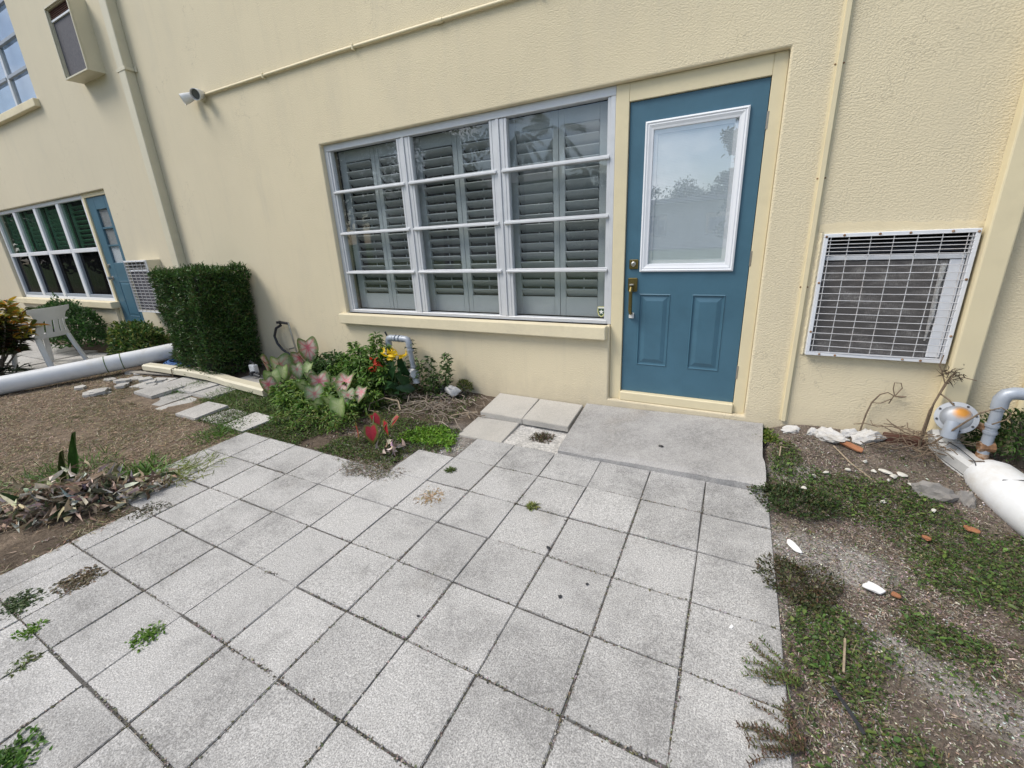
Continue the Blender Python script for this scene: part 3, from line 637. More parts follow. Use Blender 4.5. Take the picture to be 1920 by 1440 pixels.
# main door -----------------------------------------------------------------
def panel_rect(m, x0, x1, z0, z1, y):        # embossed panel: groove ring and raised, bevelled field
    s1, s2, s3 = .012, .022, .052
    def ring(o, yy): return [(x0 + o, yy, z0 + o), (x1 - o, yy, z0 + o), (x1 - o, yy, z1 - o), (x0 + o, yy, z1 - o)]
    lev = [(0, y), (s1 * .5, y - .005), (s1, y + .0045), (s2, y + .0055), (s3, y - .0035)]
    rs = [[m.bm.verts.new(p) for p in ring(o, yy)] for o, yy in lev]
    for a, c in zip(rs, rs[1:]):
        for k in range(4): m.bm.faces.new((a[k], a[(k + 1) % 4], c[(k + 1) % 4], c[k]))
    m.bm.faces.new(rs[-1])
def main_door():
    x0, x1, z0, z1 = 0.606, 1.408, 0.264, 2.296; y = REC - .012
    lx0, lx1, lz0, lz1 = 0.712, 1.318, 1.196, 2.166
    m = MB(); P = [(0.715, 0.937, 0.487, 1.036), (1.080, 1.293, 0.487, 1.036)]
    xb = sorted({x0, x1, lx0 + .03, lx1 - .03, *[p[0] for p in P], *[p[1] for p in P]}); zb = sorted({z0, z1, lz0 + .03, lz1 - .03, .487, 1.036})
    H = P + [(lx0 + .03, lx1 - .03, lz0 + .03, lz1 - .03)]
    for a, c in zip(xb, xb[1:]):
        for d, e in zip(zb, zb[1:]):
            if any(h[0] < (a + c) / 2 < h[1] and h[2] < (d + e) / 2 < h[3] for h in H): continue
            m.bm.faces.new([m.bm.verts.new(p) for p in ((a, y, d), (c, y, d), (c, y, e), (a, y, e))])
    for p in P: panel_rect(m, *p, y)
    for (a, c, d, e) in ((x0, x0 + .001, z0, z1), (x1 - .001, x1, z0, z1)): m.box(a, c, y + .0005, y + .04, d, e)
    m.box(x0 + .002, x1 - .002, y + .0005, y + .04, z0, z0 + .002); m.box(x0 + .002, x1 - .002, y + .0005, y + .04, z1 - .002, z1)
    bmesh.ops.remove_doubles(m.bm, verts=list(m.bm.verts), dist=0.0002)
    door = m.build('door', 'door_blue', bld)
    door['label'] = 'teal blue front door with a large framed glass light'
    # moulded white frame of the light: stepped profile swept round the rectangle
    prof = [(0, y), (0, y - .014), (.010, y - .019), (.018, y - .014), (.024, y - .016), (.040, y - .010), (.052, y - .008), (.055, y + .012), (.078, y + .013), (.079, y + .018)]
    m = MB(); rs = []
    for o, yy in prof: rs.append([m.bm.verts.new(p) for p in ((lx0 + o, yy, lz0 + o), (lx1 - o, yy, lz0 + o), (lx1 - o, yy, lz1 - o), (lx0 + o, yy, lz1 - o))])
    for a, c in zip(rs, rs[1:]):
        for k in range(4): m.bm.faces.new((a[k], a[(k + 1) % 4], c[(k + 1) % 4], c[k]))
    m.build('light_frame', 'white_vinyl', door)
    gx0, gx1, gz0, gz1 = lx0 + .055, lx1 - .055, lz0 + .055, lz1 - .055
    m = MB(); m.box(gx0, gx1, y + .005, y + .008, gz0, gz1); m.build('pane', 'glass_door', door)
    m = MB(); n = 86
    for k in range(n):
        zc = gz0 + .02 + (gz1 - gz0 - .03) * k / n
        m.bm.faces.new([m.bm.verts.new(p) for p in ((gx0 + .024, y + .0155, zc - .0051), (gx1 - .024, y + .0155, zc - .0051), (gx1 - .024, y + .0185, zc + .0051), (gx0 + .024, y + .0185, zc + .0051))])
    bl = m.build('blind_slats', 'blind', door); bl['kind'] = 'stuff'
    m = MB(); m.box(gx0, gx1, y + .028, y + .034, gz0, gz1); m.build('blind_backing', 'blind', door)
    # deadbolt and handle set
    m = MB(); m.box(.636, .700, y - .012, y - .0005, 1.216, 1.284, .004); db = m.build('deadbolt', 'brass', door)
    m = MB(); m.lathe([(0, 0), (.017, 0), (.017, .010), (.012, .013), (0, .013)], 18, Matrix.Translation((.668, y - .012, 1.252)) @ Matrix.Rotation(math.pi / 2, 4, 'X')); m.box(.665, .671, y - .029, y - .026, 1.244, 1.260)
    m.build('lock_cylinder', 'steel', db)
    m = MB(); m.box(.632, .700, y - .013, y - .0005, 1.052, 1.152, .004); hs = m.build('handle_set', 'brass', door)
    m = MB(); m.tube([(.664, y - .010, 1.085), (.664, y - .045, 1.082), (.664, y - .058, 1.06), (.664, y - .058, .92), (.664, y - .045, .895), (.664, y - .006, .888)], [.010, .011, .013, .014, .012, .011], 8); m.build('pull_grip', 'brass', hs)
    m = MB(); m.box(.650, .680, y - .050, y - .018, 1.100, 1.112, .003); m.build('thumb_latch', 'steel', hs)
    m = MB(); m.box(.648, .684, y - .016, y - .0006, .852, .892, .003); m.build('foot_plate', 'pale_plastic', hs)
    for zc in (2.07, 1.275, 0.497):
        m = MB(); m.tube([(1.414, y - .012, zc - .047), (1.414, y - .012, zc + .047)], .007, 8); m.box(1.4085, 1.419, y - .010, y + .02, zc - .045, zc + .045); m.build('hinge', 'hinge_metal', door)
simple('lens_grey', (0.13, 0.13, 0.125), 0.25)
simple('blind', (0.60, 0.66, 0.715), 0.6, var=0.02)  # tinted with the pale blue of the sky reflected in the door glass
main_door()

# neighbour's window and door to the far left ---------------------------------
def left_window():
    x0, x1, z0, z1 = -11.68, -7.70, 0.79, 2.425; fy0, fy1 = REC - .02, REC + .05
    m = MB(); m.box(x0, x1, fy0, fy1, 2.372, z1, .004); m.box(x0, x1, fy0, fy1, z0, z0 + .05, .004); m.box(x0, x0 + .06, fy0, fy1, z0 + .051, 2.371, .004); m.box(x1 - .07, x1, fy0, fy1, z0 + .051, 2.371, .004)
    win = m.build('window', 'white_vinyl', bld)
    ed = [x0 + .06, -10.69, -9.70, -8.72, x1 - .07]
    for k in range(1, 4):
        m = MB(); m.box(ed[k] - .055, ed[k] + .055, fy0 + .001, fy1, z0 + .052, 2.37, .006); m.build('mullion', 'white_vinyl', win)
    for k in range(4):
        a, c = ed[k] + (.056 if k else .001), ed[k + 1] - (.056 if k < 3 else .001)
        m = MB(); m.box(a, c, fy0 - .004, fy1 - .01, 1.588, 1.652, .005); m.build('sash_rail', 'white_vinyl', win)
        m = MB(); m.box(a, c, REC + .012, REC + .016, 1.653, 2.37); m.build('pane', 'glass_green', win)
        m = MB(); m.box(a, c, REC + .022, REC + .026, z0 + .052, 1.587); m.build('pane', 'glass_screen', win)
        m = MB(); m.box(a, a + .05, fy0 + .006, fy1 - .02, z0 + .052, 1.587, .003); m.box(a + .051, c, fy0 + .006, fy1 - .02, z0 + .052, z0 + .10, .003); m.build('sash_stile', 'frame_shadow_blue', win)
        for (sa, sc) in ((a, a + .1), (c - .1, c)): m = MB(); m.box(sa, sc, .17, .195, .82, 2.37, .003); m.build('shutter_frame', 'shutter_green', win)
        half = (c - a) / 2 - .102
        mm = MB(); mm.box(-half, half, -.04, .04, -.005, .005, .003); lm = mm.mesh('louver')
        for q in range(9): obj('louver', lm, 'shutter_green', win, False, ((a + c) / 2, .185, 1.70 + q * .074), (math.radians(-50 if k < 3 else -25), 0, 0))
    m = MB(); m.box(-11.8, -7.62, -.07, .06, .685, .79, .01, 2); m.build('window_sill', 'sill_paint', bld)
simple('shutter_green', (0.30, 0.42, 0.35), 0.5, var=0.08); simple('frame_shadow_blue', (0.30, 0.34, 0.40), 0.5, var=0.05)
glass('glass_screen', 1.12, (0.16, 0.18, 0.21), 0.02)
left_window()
def left_door():
    x0, x1, z0, z1 = -7.632, -6.898, .264, 2.370; y = REC - .01
    m = MB(); m.box(x0, -7.40, y, y + .04, z0, z1, .003); m.box(-7.06, x1, y, y + .04, z0, z1, .003); m.box(-7.399, -7.061, y, y + .04, 2.19, z1, .003); m.box(-7.399, -7.061, y, y + .04, z0, 1.40, .003)
    for z in (1.66, 1.92): m.box(-7.399, -7.061, y + .004, y + .035, z - .013, z + .013, .002)
    panel_rect(m, -7.40, -7.06, .55, 1.12, y - .002); d = m.build('door', 'door_blue', bld); d['label'] = 'blue door with three stacked glass lights'
    for za, zb in ((1.40, 1.647), (1.673, 1.907), (1.933, 2.19)):
        m = MB(); m.box(-7.399, -7.061, y + .016, y + .02, za, zb); m.build('pane', 'glass', d)
        m = MB(); m.box(-7.399, -7.061, y + .030, y + .034, za + .0005, zb - .0005); m.build('pane_backing', 'curtain_grey' if za > 1.41 else 'white_vinyl', d)
    for z, r_ in ((1.36, .028), (1.17, .03)):
        m = MB(); m.lathe([(0, 0), (r_, 0), (r_, .008), (.012, .012), (.012, .035), (.026, .045), (.026, .06), (0, .068)] if z < 1.3 else [(0, 0), (r_, 0), (r_, .015), (0, .02)], 14, Matrix.Translation((-7.575, y, z)) @ Matrix.Rotation(math.pi / 2, 4, 'X'))
        m.build('door_knob' if z < 1.3 else 'deadbolt', 'steel', d, True)
simple('backing_sky_pale', (0.66, 0.72, 0.79), 0.8, var=0.06)  # brightness of the reflected sky put into this pale blue
simple('curtain_grey', (0.36, 0.36, 0.37), 0.8, var=0.08)
left_door()
def upper_window():
    x0, x1, z0, z1 = -11.68, -7.985, 3.745, 5.445; fy0, fy1 = .03, .09
    m = MB(); m.box(x0, x1, fy0, fy1, z1 - .04, z1, .003); m.box(x0, x1, fy0, fy1, z0, z0 + .035, .003); m.box(x0, x0 + .04, fy0, fy1, z0 + .036, z1 - .041, .003); m.box(x1 - .03, x1, fy0, fy1, z0 + .036, z1 - .041, .003)
    win = m.build('window', 'aluminium', bld)
    ed = [x0 + .04, -10.74, -9.79, -8.83, x1 - .03]; rl = [z0 + .035, 4.17, 4.575, 4.975, z1 - .04]
    for k in (1, 2, 3):
        m = MB(); m.box(ed[k] - .035, ed[k] - .0005, fy0, fy1, rl[0] + .001, rl[4] - .001, .003); m.build('mullion', 'aluminium', win); m = MB(); m.box(ed[k] + .0005, ed[k] + .035, fy0, fy1, rl[0] + .001, rl[4] - .001, .003); m.build('mullion', 'aluminium', win)
    for k in range(4):
        a, c = ed[k] + (.036 if k else .001), ed[k + 1] - (.036 if k < 3 else .001)
        for q in range(4):
            m = MB(); m.box(a, c, fy0 + .03, fy0 + .034, rl[q], rl[q + 1]); m.build('pane', 'glass_sky', win)
            if q: m = MB(); m.box(a, c, fy0 - .012, fy0 + .028, rl[q] - .022, rl[q] + .022, .003); m.build('sash_rail', 'frame_shadow_blue', win)
    m = MB(); m.box(x0, x1, .15, .16, z0, z1); m.build('pane_backing', 'backing_sky_pale', win)  # added sheet, brightens the upper panes like reflected sky
    m = MB(); m.box(-11.8, -7.92, -.065, .05, 3.64, 3.745, .01, 2); m.build('window_sill', 'sill_paint', bld)
upper_window()

# ------------------------------------------------------------------ air conditioners
def right_ac():
    t = thing('air_conditioner', 'white framed wall air conditioner behind a wire guard right of the blue door', 'air conditioner', (2.108, 0, .68))
    def L(m, n, mt, sm=False): o = m.build(n, mt, t, sm); o.matrix_parent_inverse = Matrix.Translation((-2.108, 0, -.68)); return o
    x0, x1, z0, z1 = 1.777, 2.440, .680, 1.411; y0 = -.045
    m = MB(); w = .020; m.box(x0, x1, y0, .01, z1 - w, z1, .002); m.box(x0, x1, y0, .01, z0, z0 + w, .002); m.box(x0, x0 + w, y0, .01, z0 + w, z1 - w, .002); m.box(x1 - w, x1, y0, .01, z0 + w, z1 - w, .002)
    L(m, 'frame', 'white_frame')
    m = MB(); m.box(1.80, 1.803, .0, .16, .70, 1.39); m.box(2.417, 2.42, .0, .16, .70, 1.39); m.box(1.8031, 2.4169, .0, .16, .70, .703); m.box(1.8031, 2.4169, .0, .16, 1.387, 1.39); m.box(1.80, 2.42, .161, .17, .70, 1.39); L(m, 'casing', 'dark_room')
    m = MB(); m.box(1.802, 2.352, -.012, .05, .703, 1.252, .002); L(m, 'coil', 'coil')
    m = MB(); m.box(2.356, 2.416, -.014, .05, .705, 1.255, .003); L(m, 'side_panel', 'white_frame')
    m = MB(); m.box(1.803, 2.416, -.018, .03, 1.258, 1.283, .003); L(m, 'cross_bar', 'white_frame')
    m = MB(); m.tube([(2.335, -.012, .80), (2.338, -.014, .95), (2.333, -.013, 1.1), (2.336, -.013, 1.235)], [.004, .012, .010, .014], 7); L(m, 'insulation_strip', 'foil')
    for k in range(5):
        m = MB(); m.box(1.806, 2.414, .02, .06, 1.296 + k * .018, 1.300 + k * .018); L(m, 'louver', 'louver_dark')
    xsw = [1.810] + [1.795 + .100 * k for k in range(1, 7)] + [2.412]
    for x in xsw:
        m = MB(); m.tube([(x, y0 + .006, z0 + .004), (x + .002, y0 + .004, (z0 + z1) / 2), (x, y0 + .006, z1 - .004)], .0022, 6); L(m, 'guard_wire', 'wire_white', True)
    zs = [z0 + .022 + .0405 * k for k in range(14)] + [1.290 + .0205 * k for k in range(6)]
    for z in zs:
        m = MB(); m.tube([(x0 + .004, y0 + .002, z), ((x0 + x1) / 2, y0 - .002 + random.uniform(-.002, .002), z + random.uniform(-.001, .001)), (x1 - .004, y0 + .002, z)], .0022, 6); L(m, 'guard_wire', 'wire_white', True)
    for (x, z) in ((x0 + .01, 1.13), (x0 + .01, .83), (x0 + .01, 1.395), (x1 - .01, 1.15), (x1 - .01, .84), (x1 - .01, 1.395), (1.85, z0 + .01), (1.93, z0 + .008), (2.25, z0 + .01), (2.33, z0 + .009), (1.87, z1 - .01), (2.03, z1 - .01), (2.16, z1 - .01), (2.33, z1 - .01)):
        m = MB(); m.lathe([(0, 0), (.007, 0), (.006, .003), (0, .005)], 8, Matrix.Translation((x, y0, z)) @ Matrix.Rotation(math.pi / 2, 4, 'X')); L(m, 'screw', 'rust')
simple('foil', (0.55, 0.54, 0.53), 0.4, 0.5, 0.35, 60, 0.6); simple('louver_dark', (0.04, 0.045, 0.06), 0.5)
right_ac()
def side_ac(label, z0, z1, wires):
    t = thing('air_conditioner', label, 'air conditioner', (-6.13, 0, z0))
    def L(m, n, mt): o = m.build(n, mt, t); o.matrix_parent_inverse = Matrix.Translation((6.13, 0, -z0)); return o
    x0, x1, y0 = -6.455, -5.83, -.175; w = .025
    m = MB(); m.box(x0, x0 + w, y0 + .01, 0.01, z0, z1, .003); m.box(x1 - w, x1, y0 + .01, 0.01, z0, z1, .003); m.box(x0 + w, x1 - w, y0 + .01, .01, z0, z0 + w, .003); m.box(x0 + w, x1 - w, y0 + .01, .01, z1 - w, z1, .003)
    m.box(x0 + w, x1 - w, -.06, -.05, z0 + w, z1 - w); L(m, 'sleeve', 'cream_paint_pale')
    m = MB(); m.box(x0 + w + .002, x1 - w - .002, y0 + .035, y0 + .05, z0 + w + .002, z1 - .155); L(m, 'coil', 'coil_far')
    m = MB(); m.box(x0 + w + .002, x1 - w - .002, y0 + .02, y0 + .035, z1 - .15, z1 - .128, .002); L(m, 'cross_bar', 'white_frame')
    for k in range(5):
        m = MB(); m.box(x0 + w + .003, x1 - w - .003, y0 + .025, y0 + .055, z1 - .115 + k * .018, z1 - .109 + k * .018); L(m, 'louver', 'brick_dark' if not wires else 'louver_dark')
    m = MB(); m.box(x0 - .004, x0 + .016, y0 - .008, y0 + .009, z0, z1, .002); m.box(x1 - .016, x1 + .002, y0 - .008, y0 + .009, z0, z1, .002); m.box(x0 + .017, x1 - .017, y0 - .008, y0 + .009, z0, z0 + .018, .002); m.box(x0 + .017, x1 - .017, y0 - .008, y0 + .009, z1 - .018, z1, .002); L(m, 'frame', 'white_frame' if wires else 'cream_paint_pale')
    if wires:
        for k in range(17):
            m = MB(); z = z0 + .03 + k * (z1 - z0 - .05) / 16; m.tube([(x0 + .01, y0 - .009, z), (x1 - .01, y0 - .009, z)], .003, 5); L(m, 'guard_wire', 'wire_white')
        for k in range(6):
            m = MB(); x = x0 + .02 + k * (x1 - x0 - .04) / 5; m.tube([(x, y0 - .013, z0 + .01), (x, y0 - .013, z1 - .01)], .003, 5); L(m, 'guard_wire', 'wire_white')
side_ac('wall air conditioner with wire guard between the left blue door and the clipped hedge', .70, 1.43, True)
side_ac('upstairs wall air conditioner in a cream box near the upper window', 3.66, 4.42, False)

# ------------------------------------------------------------------ downspouts, raceway, conduits
t = thing('downspout', 'tall cream rectangular downspout rising behind the clipped hedge', 'downspout', (-5.245, -.05, 0))
m = MB(); m.box(-.075, .075, -.055, .052, .12, 6.5, .010, 2); m.build('pipe', 'cream_paint_pale', t)
m = MB(); m.box(-.10, .10, -.060, .052, 3.55, 3.585, .003); m.box(-.135, -.10, .035, .05, 3.54, 3.60, .003); m.box(.10, .135, .035, .05, 3.54, 3.60, .003); m.build('bracket', 'cream_paint_pale', t)
t = thing('downspout', 'cream rectangular downspout right of the wire guarded air conditioner', 'downspout', (2.508, -.035, 0))
m = MB(); m.box(-.053, .053, -.040, .036, .20, 6.5, .008, 2); m.build('pipe', 'cream_paint', t)
m = MB(); m.box(-.07, .07, -.043, .036, 2.30, 2.33, .003); m.build('bracket', 'cream_paint', t)
t = thing('cable_raceway', 'narrow vertical cream cable cover running down the wall beside the blue door', 'cable cover', (1.72, 0, 0))
m = MB(); m.prism([(-.024, .006), (-.024, -.003), (-.013, -.004), (-.011, -.022), (.011, -.022), (.013, -.004), (.024, -.003), (.024, .006)], .20, 6.5); m.build('cover', 'cream_paint', t)
for z in (1.72, 2.285, 2.9, 1.1):
    for x in (-.019, .019): m = MB(); m.lathe([(0, 0), (.005, 0), (.004, .003), (0, .004)], 8, Matrix.Translation((x, -.003, z)) @ Matrix.Rotation(math.pi / 2, 4, 'X')); m.build('screw', 'rust', t)
m = MB(); m.tube([(2.80, -.022, .1), (2.80, -.022, 3), (2.80, -.022, 6.5)], .021, 10); tag(m.build('wall_conduit', 'cream_paint', None, True), 'thin vertical cream conduit behind the grey gas pipe at the right edge', 'conduit')
t = thing('conduit', 'long thin cream conduit running along the wall to the floodlight', 'conduit', (-2.0, 0, 3.08))
m = MB(); m.tube([(-1.94, -.018, .02), (0, -.018, 0), (1.8, -.018, -.04), (6, -.018, -.09)], .0135, 10); m.build('pipe', 'cream_paint', t, True)
for x, z in ((1.185, -.028), (3.9, -.065)): m = MB(); m.tube([(x - .03, -.018, z + .001), (x + .03, -.018, z - .001)], .018, 10); m.build('coupling', 'cream_paint', t, True)
for x, z in ((-.9, .012), (.3, -.004), (2.0, -.042)): m = MB(); m.box(x - .008, x + .008, -.035, .002, z - .028, z + .016, .002); m.build('clip', 'cream_paint', t)
t = thing('floodlight', 'white twin head security floodlight mounted high on the wall', 'light', (-3.96, 0, 3.10))
m = MB(); m.lathe([(0, 0), (.055, 0), (.055, .03), (.045, .04), (0, .04)], 20, Matrix.Rotation(math.pi / 2, 4, 'X')); m.build('base', 'cream_paint_pale', t, False)
for (ox, az, tl) in ((-.145, -0.55, -0.4), (.055, 0.42, -0.30)):
    d = Vector((math.sin(az) * math.cos(tl), -math.cos(az) * math.cos(tl), math.sin(tl)))
    c = Vector((ox, -.075, -.005)); q = Vector((0, 0, 1)).rotation_difference(d).to_matrix().to_4x4()
    m = MB(); m.lathe([(0, -.055), (.028, -.05), (.042, -.03), (.052, .02), (.056, .065), (.050, .066), (.047, .035), (0, .03)], 20, Matrix.Translation(c) @ q); h = m.build('lamp_head', 'pvc_white', t, True)
    m = MB(); m.lathe([(0, .042), (.046, .045)], 18, Matrix.Translation(c) @ q); m.build('lens', 'lens_grey', h)
    m = MB(); m.tube([(ox * .25, -.03, 0), tuple(c - d * .045)], .017, 8); m.build('knuckle', 'pvc_white', t, True)

# ------------------------------------------------------------------ footpath and the neighbour's paving on the left
path = bpy.data.objects.new('footpath', None); COL.objects.link(path); struct(path)
PM = [paver_mesh(1, 1, 0.045, 70 + k, 0.012) for k in range(4)]
for (cx, cy, wx, wy, rz, z, tx) in ((-2.45, -1.19, .33, .31, -.06, .012, .02), (-2.82, -1.19, .31, .30, -.03, .004, -.02), (-3.19, -1.20, .34, .32, .02, .022, .03), (-3.62, -1.16, .40, .36, .03, -.012, 0),
        (-4.02, -1.12, .36, .34, .05, -.008, .02), (-4.40, -1.02, .42, .34, -.02, .030, .03), (-3.66, -.80, .36, .32, .02, .018, -.02), (-4.05, -.78, .38, .32, 0, .022, .01), (-4.46, -.68, .38, .3, .04, .016, .02),
        (-3.55, -.42, .45, .32, .05, .045, -.03), (-4.85, -.88, .36, .34, .2, .008, .02)):
    o = obj('paving_slab', random.choice(PM), 'path_paver', path, False, (cx, cy, z), (tx, random.gauss(0, .015), rz), (wx, wy, 1))
for k in range(20):          # broken flags
    cx, cy = random.uniform(-5.75, -4.75), random.uniform(-1.45, -.72); 
    if cx > -4.95 and cy < -1.25: continue
    n = random.randint(4, 6); r_ = random.uniform(.05, .125); a0 = random.uniform(0, 6)
    poly = [(r_ * random.uniform(.75, 1.2) * 1.35 * math.cos(a0 + 2 * math.pi * j / n), r_ * random.uniform(.7, 1.1) * math.sin(a0 + 2 * math.pi * j / n)) for j in range(n)]
    m = MB(); m.prism(poly, -.03, 0.0)
    o = m.build('flagstone', 'path_paver', path, False, (cx, cy, .006 + random.uniform(0, .03) * (k % 3 == 0) + .001 * k)); o.rotation_euler = (random.gauss(0, .06), random.gauss(0, .06), 0)
fp = bpy.data.objects.new('neighbour_paving', None); COL.objects.link(fp); struct(fp)
for i in range(9):
    for j in range(3):
        obj('paving_slab', random.choice(PM), 'path_paver', fp, False, (-6.95 - i * .62, -.62 - j * .62, .014 + random.uniform(-.006, .006)), (random.gauss(0, .008), random.gauss(0, .008), random.gauss(0, .01)), (.605, .605, 1))

# ------------------------------------------------------------------ clipped hedge and neighbours' shrubs
GREENS_DARK = [(.036, .092, .022), (.055, .122, .028), (.026, .066, .017), (.08, .155, .036), (.09, .10, .035)]
def hedge():
    t = thing('hedge', 'tall dark green hedge clipped to a square block against the wall', 'hedge', (-4.35, -.32, .04))
    H = 1.24
    def surf(n):
        u = rng.random(n); P = np.zeros((n, 3)); Nn = np.zeros((n, 3)); f = rng.choice(5, n, p=[.33, .33, .12, .17, .05])
        a, b = rng.random(n), rng.random(n)
        zz = b * H
        def xr(z): return .36 + .17 * z / H
        def xl(z): return -.42 - .03 * z / H
        yf, yb = -.30, .27
        for k in range(5):
            s_ = f == k; z = zz[s_]; A = a[s_]
            if k == 0: P[s_] = np.stack([xl(z) + A * (xr(z) - xl(z)), np.full(z.size, yf), z], 1); Nn[s_] = (0, -1, 0)
            if k == 1: P[s_] = np.stack([xr(z), yf + A * (yb - yf), z], 1); Nn[s_] = (1, 0, 0)
            if k == 2: P[s_] = np.stack([xl(z), yf + A * (yb - yf), z], 1); Nn[s_] = (-1, 0, 0)
            if k == 3: P[s_] = np.stack([xl(H) + A * (xr(H) - xl(H)), yf + b[s_] * (yb - yf), np.full(z.size, H)], 1); Nn[s_] = (0, 0, 1)
            if k == 4: P[s_] = np.stack([xl(z) + A * (xr(z) - xl(z)), np.full(z.size, yb), z], 1); Nn[s_] = (0, 1, 0)
        return P, Nn
    P, Nn = surf(30000)
    low = (P[:, 2] < .20) & (rng.random(len(P)) < .7); P, Nn = P[~low], Nn[~low]
    lump = fbm(P[:, 0] * 1.0 + P[:, 1], P[:, 2] + P[:, 1] * .5, .22, 31)
    stray = rng.random(len(P)) < .012
    P = P + Nn * (stray * rng.uniform(.02, .07, len(P)) + (lump - .5) * .16 + rng.normal(0, .014, len(P)) - np.abs(rng.normal(0, .018, len(P))))[:, None]
    D = norm(Nn * .75 + rng.normal(0, .55, P.shape) + np.array([0, 0, .45])); U = norm(Nn + rng.normal(0, .5, P.shape))
    C = palette(len(P), GREENS_DARK, .22)
    tip = rng.random(len(P)) < np.where(Nn[:, 2] > .5, .55, .05 + .22 * smooth01((fbm(P[:, 0] + P[:, 1], P[:, 2], .14, 120) - .5) / .12)); C[tip] = palette(int(tip.sum()), [(.085, .16, .035), (.06, .13, .03)], .2)
    leafmesh('foliage', P, D, U, rng.uniform(.024, .060, len(P)), rng.uniform(.008, .017, len(P)), C, 'leaf_glossy', t)
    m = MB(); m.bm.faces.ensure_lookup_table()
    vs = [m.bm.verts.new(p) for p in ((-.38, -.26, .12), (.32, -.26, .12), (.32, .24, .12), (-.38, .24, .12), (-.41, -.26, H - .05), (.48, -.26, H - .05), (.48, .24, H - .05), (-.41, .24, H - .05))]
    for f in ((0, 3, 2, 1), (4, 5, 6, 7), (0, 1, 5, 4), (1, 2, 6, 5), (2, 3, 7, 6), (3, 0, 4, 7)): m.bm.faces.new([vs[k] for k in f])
    m.build('dark_core', 'hedge_core', t)  # solid box, the hedge's inner shade put into its near-black green
    m = MB()
    for k in range(34):
        x, y = random.uniform(-.36, .36), random.uniform(-.27, .2); m.tube([(x * .7, y * .7, -.06), (x + random.uniform(-.05, .05), y + random.uniform(-.03, .03), .12), (x * 1.05 + random.uniform(-.05, .05), y * 1.05, .28)], [.011, .007, .004], 6)
    m.build('stem', 'bark', t)
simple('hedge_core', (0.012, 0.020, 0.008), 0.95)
hedge()
def shrub(name, label, loc, rx, ry, rz, n, cols, L, W, mat='leaf', w=None, group=None, zlo=-.2, lumpy=.3, stems=8, seed=50, spike=0.0, cat='shrub'):
    t = thing(name, label, cat, loc, group)
    d = rdir(n, zlo, 1.0); lump = .72 + lumpy * (fbm(np.arctan2(d[:, 1], d[:, 0]) * .8 + d[:, 2], d[:, 2] * 1.2, .42, seed) - .3)
    r_ = lump * np.where(rng.random(n) < .25, rng.uniform(.45, .95, n), rng.uniform(.88, 1.06, n))
    P = d * r_[:, None] * np.array([rx, ry, rz]) + np.array([0, 0, rz * .35])
    P[:, 2] = np.maximum(P[:, 2], .012)
    D = norm(d * .8 + rng.normal(0, .5, P.shape) + np.array([0, 0, .3 + spike])); U = norm(d + rng.normal(0, .45, P.shape) + np.array([0, 0, .5]))
    leafmesh('foliage', P, D, U, rng.uniform(*L, n), rng.uniform(*W, n), palette(n, cols, .22, w), mat, t)
    m = MB()
    for k in range(stems):
        a = random.uniform(0, 6.3); q = random.uniform(.3, .8); m.tube([(0.02 * math.cos(a), .02 * math.sin(a), -.05), (rx * .3 * q * math.cos(a), ry * .3 * q * math.sin(a), rz * .4), (rx * .7 * q * math.cos(a), ry * .7 * q * math.sin(a), rz * .95)], [.009, .006, .003], 5)
    m.build('stem', 'bark', t); return t
shrub('shrub', 'low spreading yellow green shrub between the white pipe and the hedge', (-6.35, -.34, .02), .62, .34, .44, 4200, [(.10, .17, .03), (.06, .13, .025), (.17, .19, .05), (.04, .09, .02)], (.04, .075), (.018, .032), lumpy=.5)
shrub('shrub', 'rounded bright green bush below the neighbour window', (-8.35, -.42, .02), .95, .40, .70, 6500, [(.055, .13, .03), (.08, .17, .045), (.03, .08, .02)], (.035, .06), (.018, .03), lumpy=.45, seed=54)
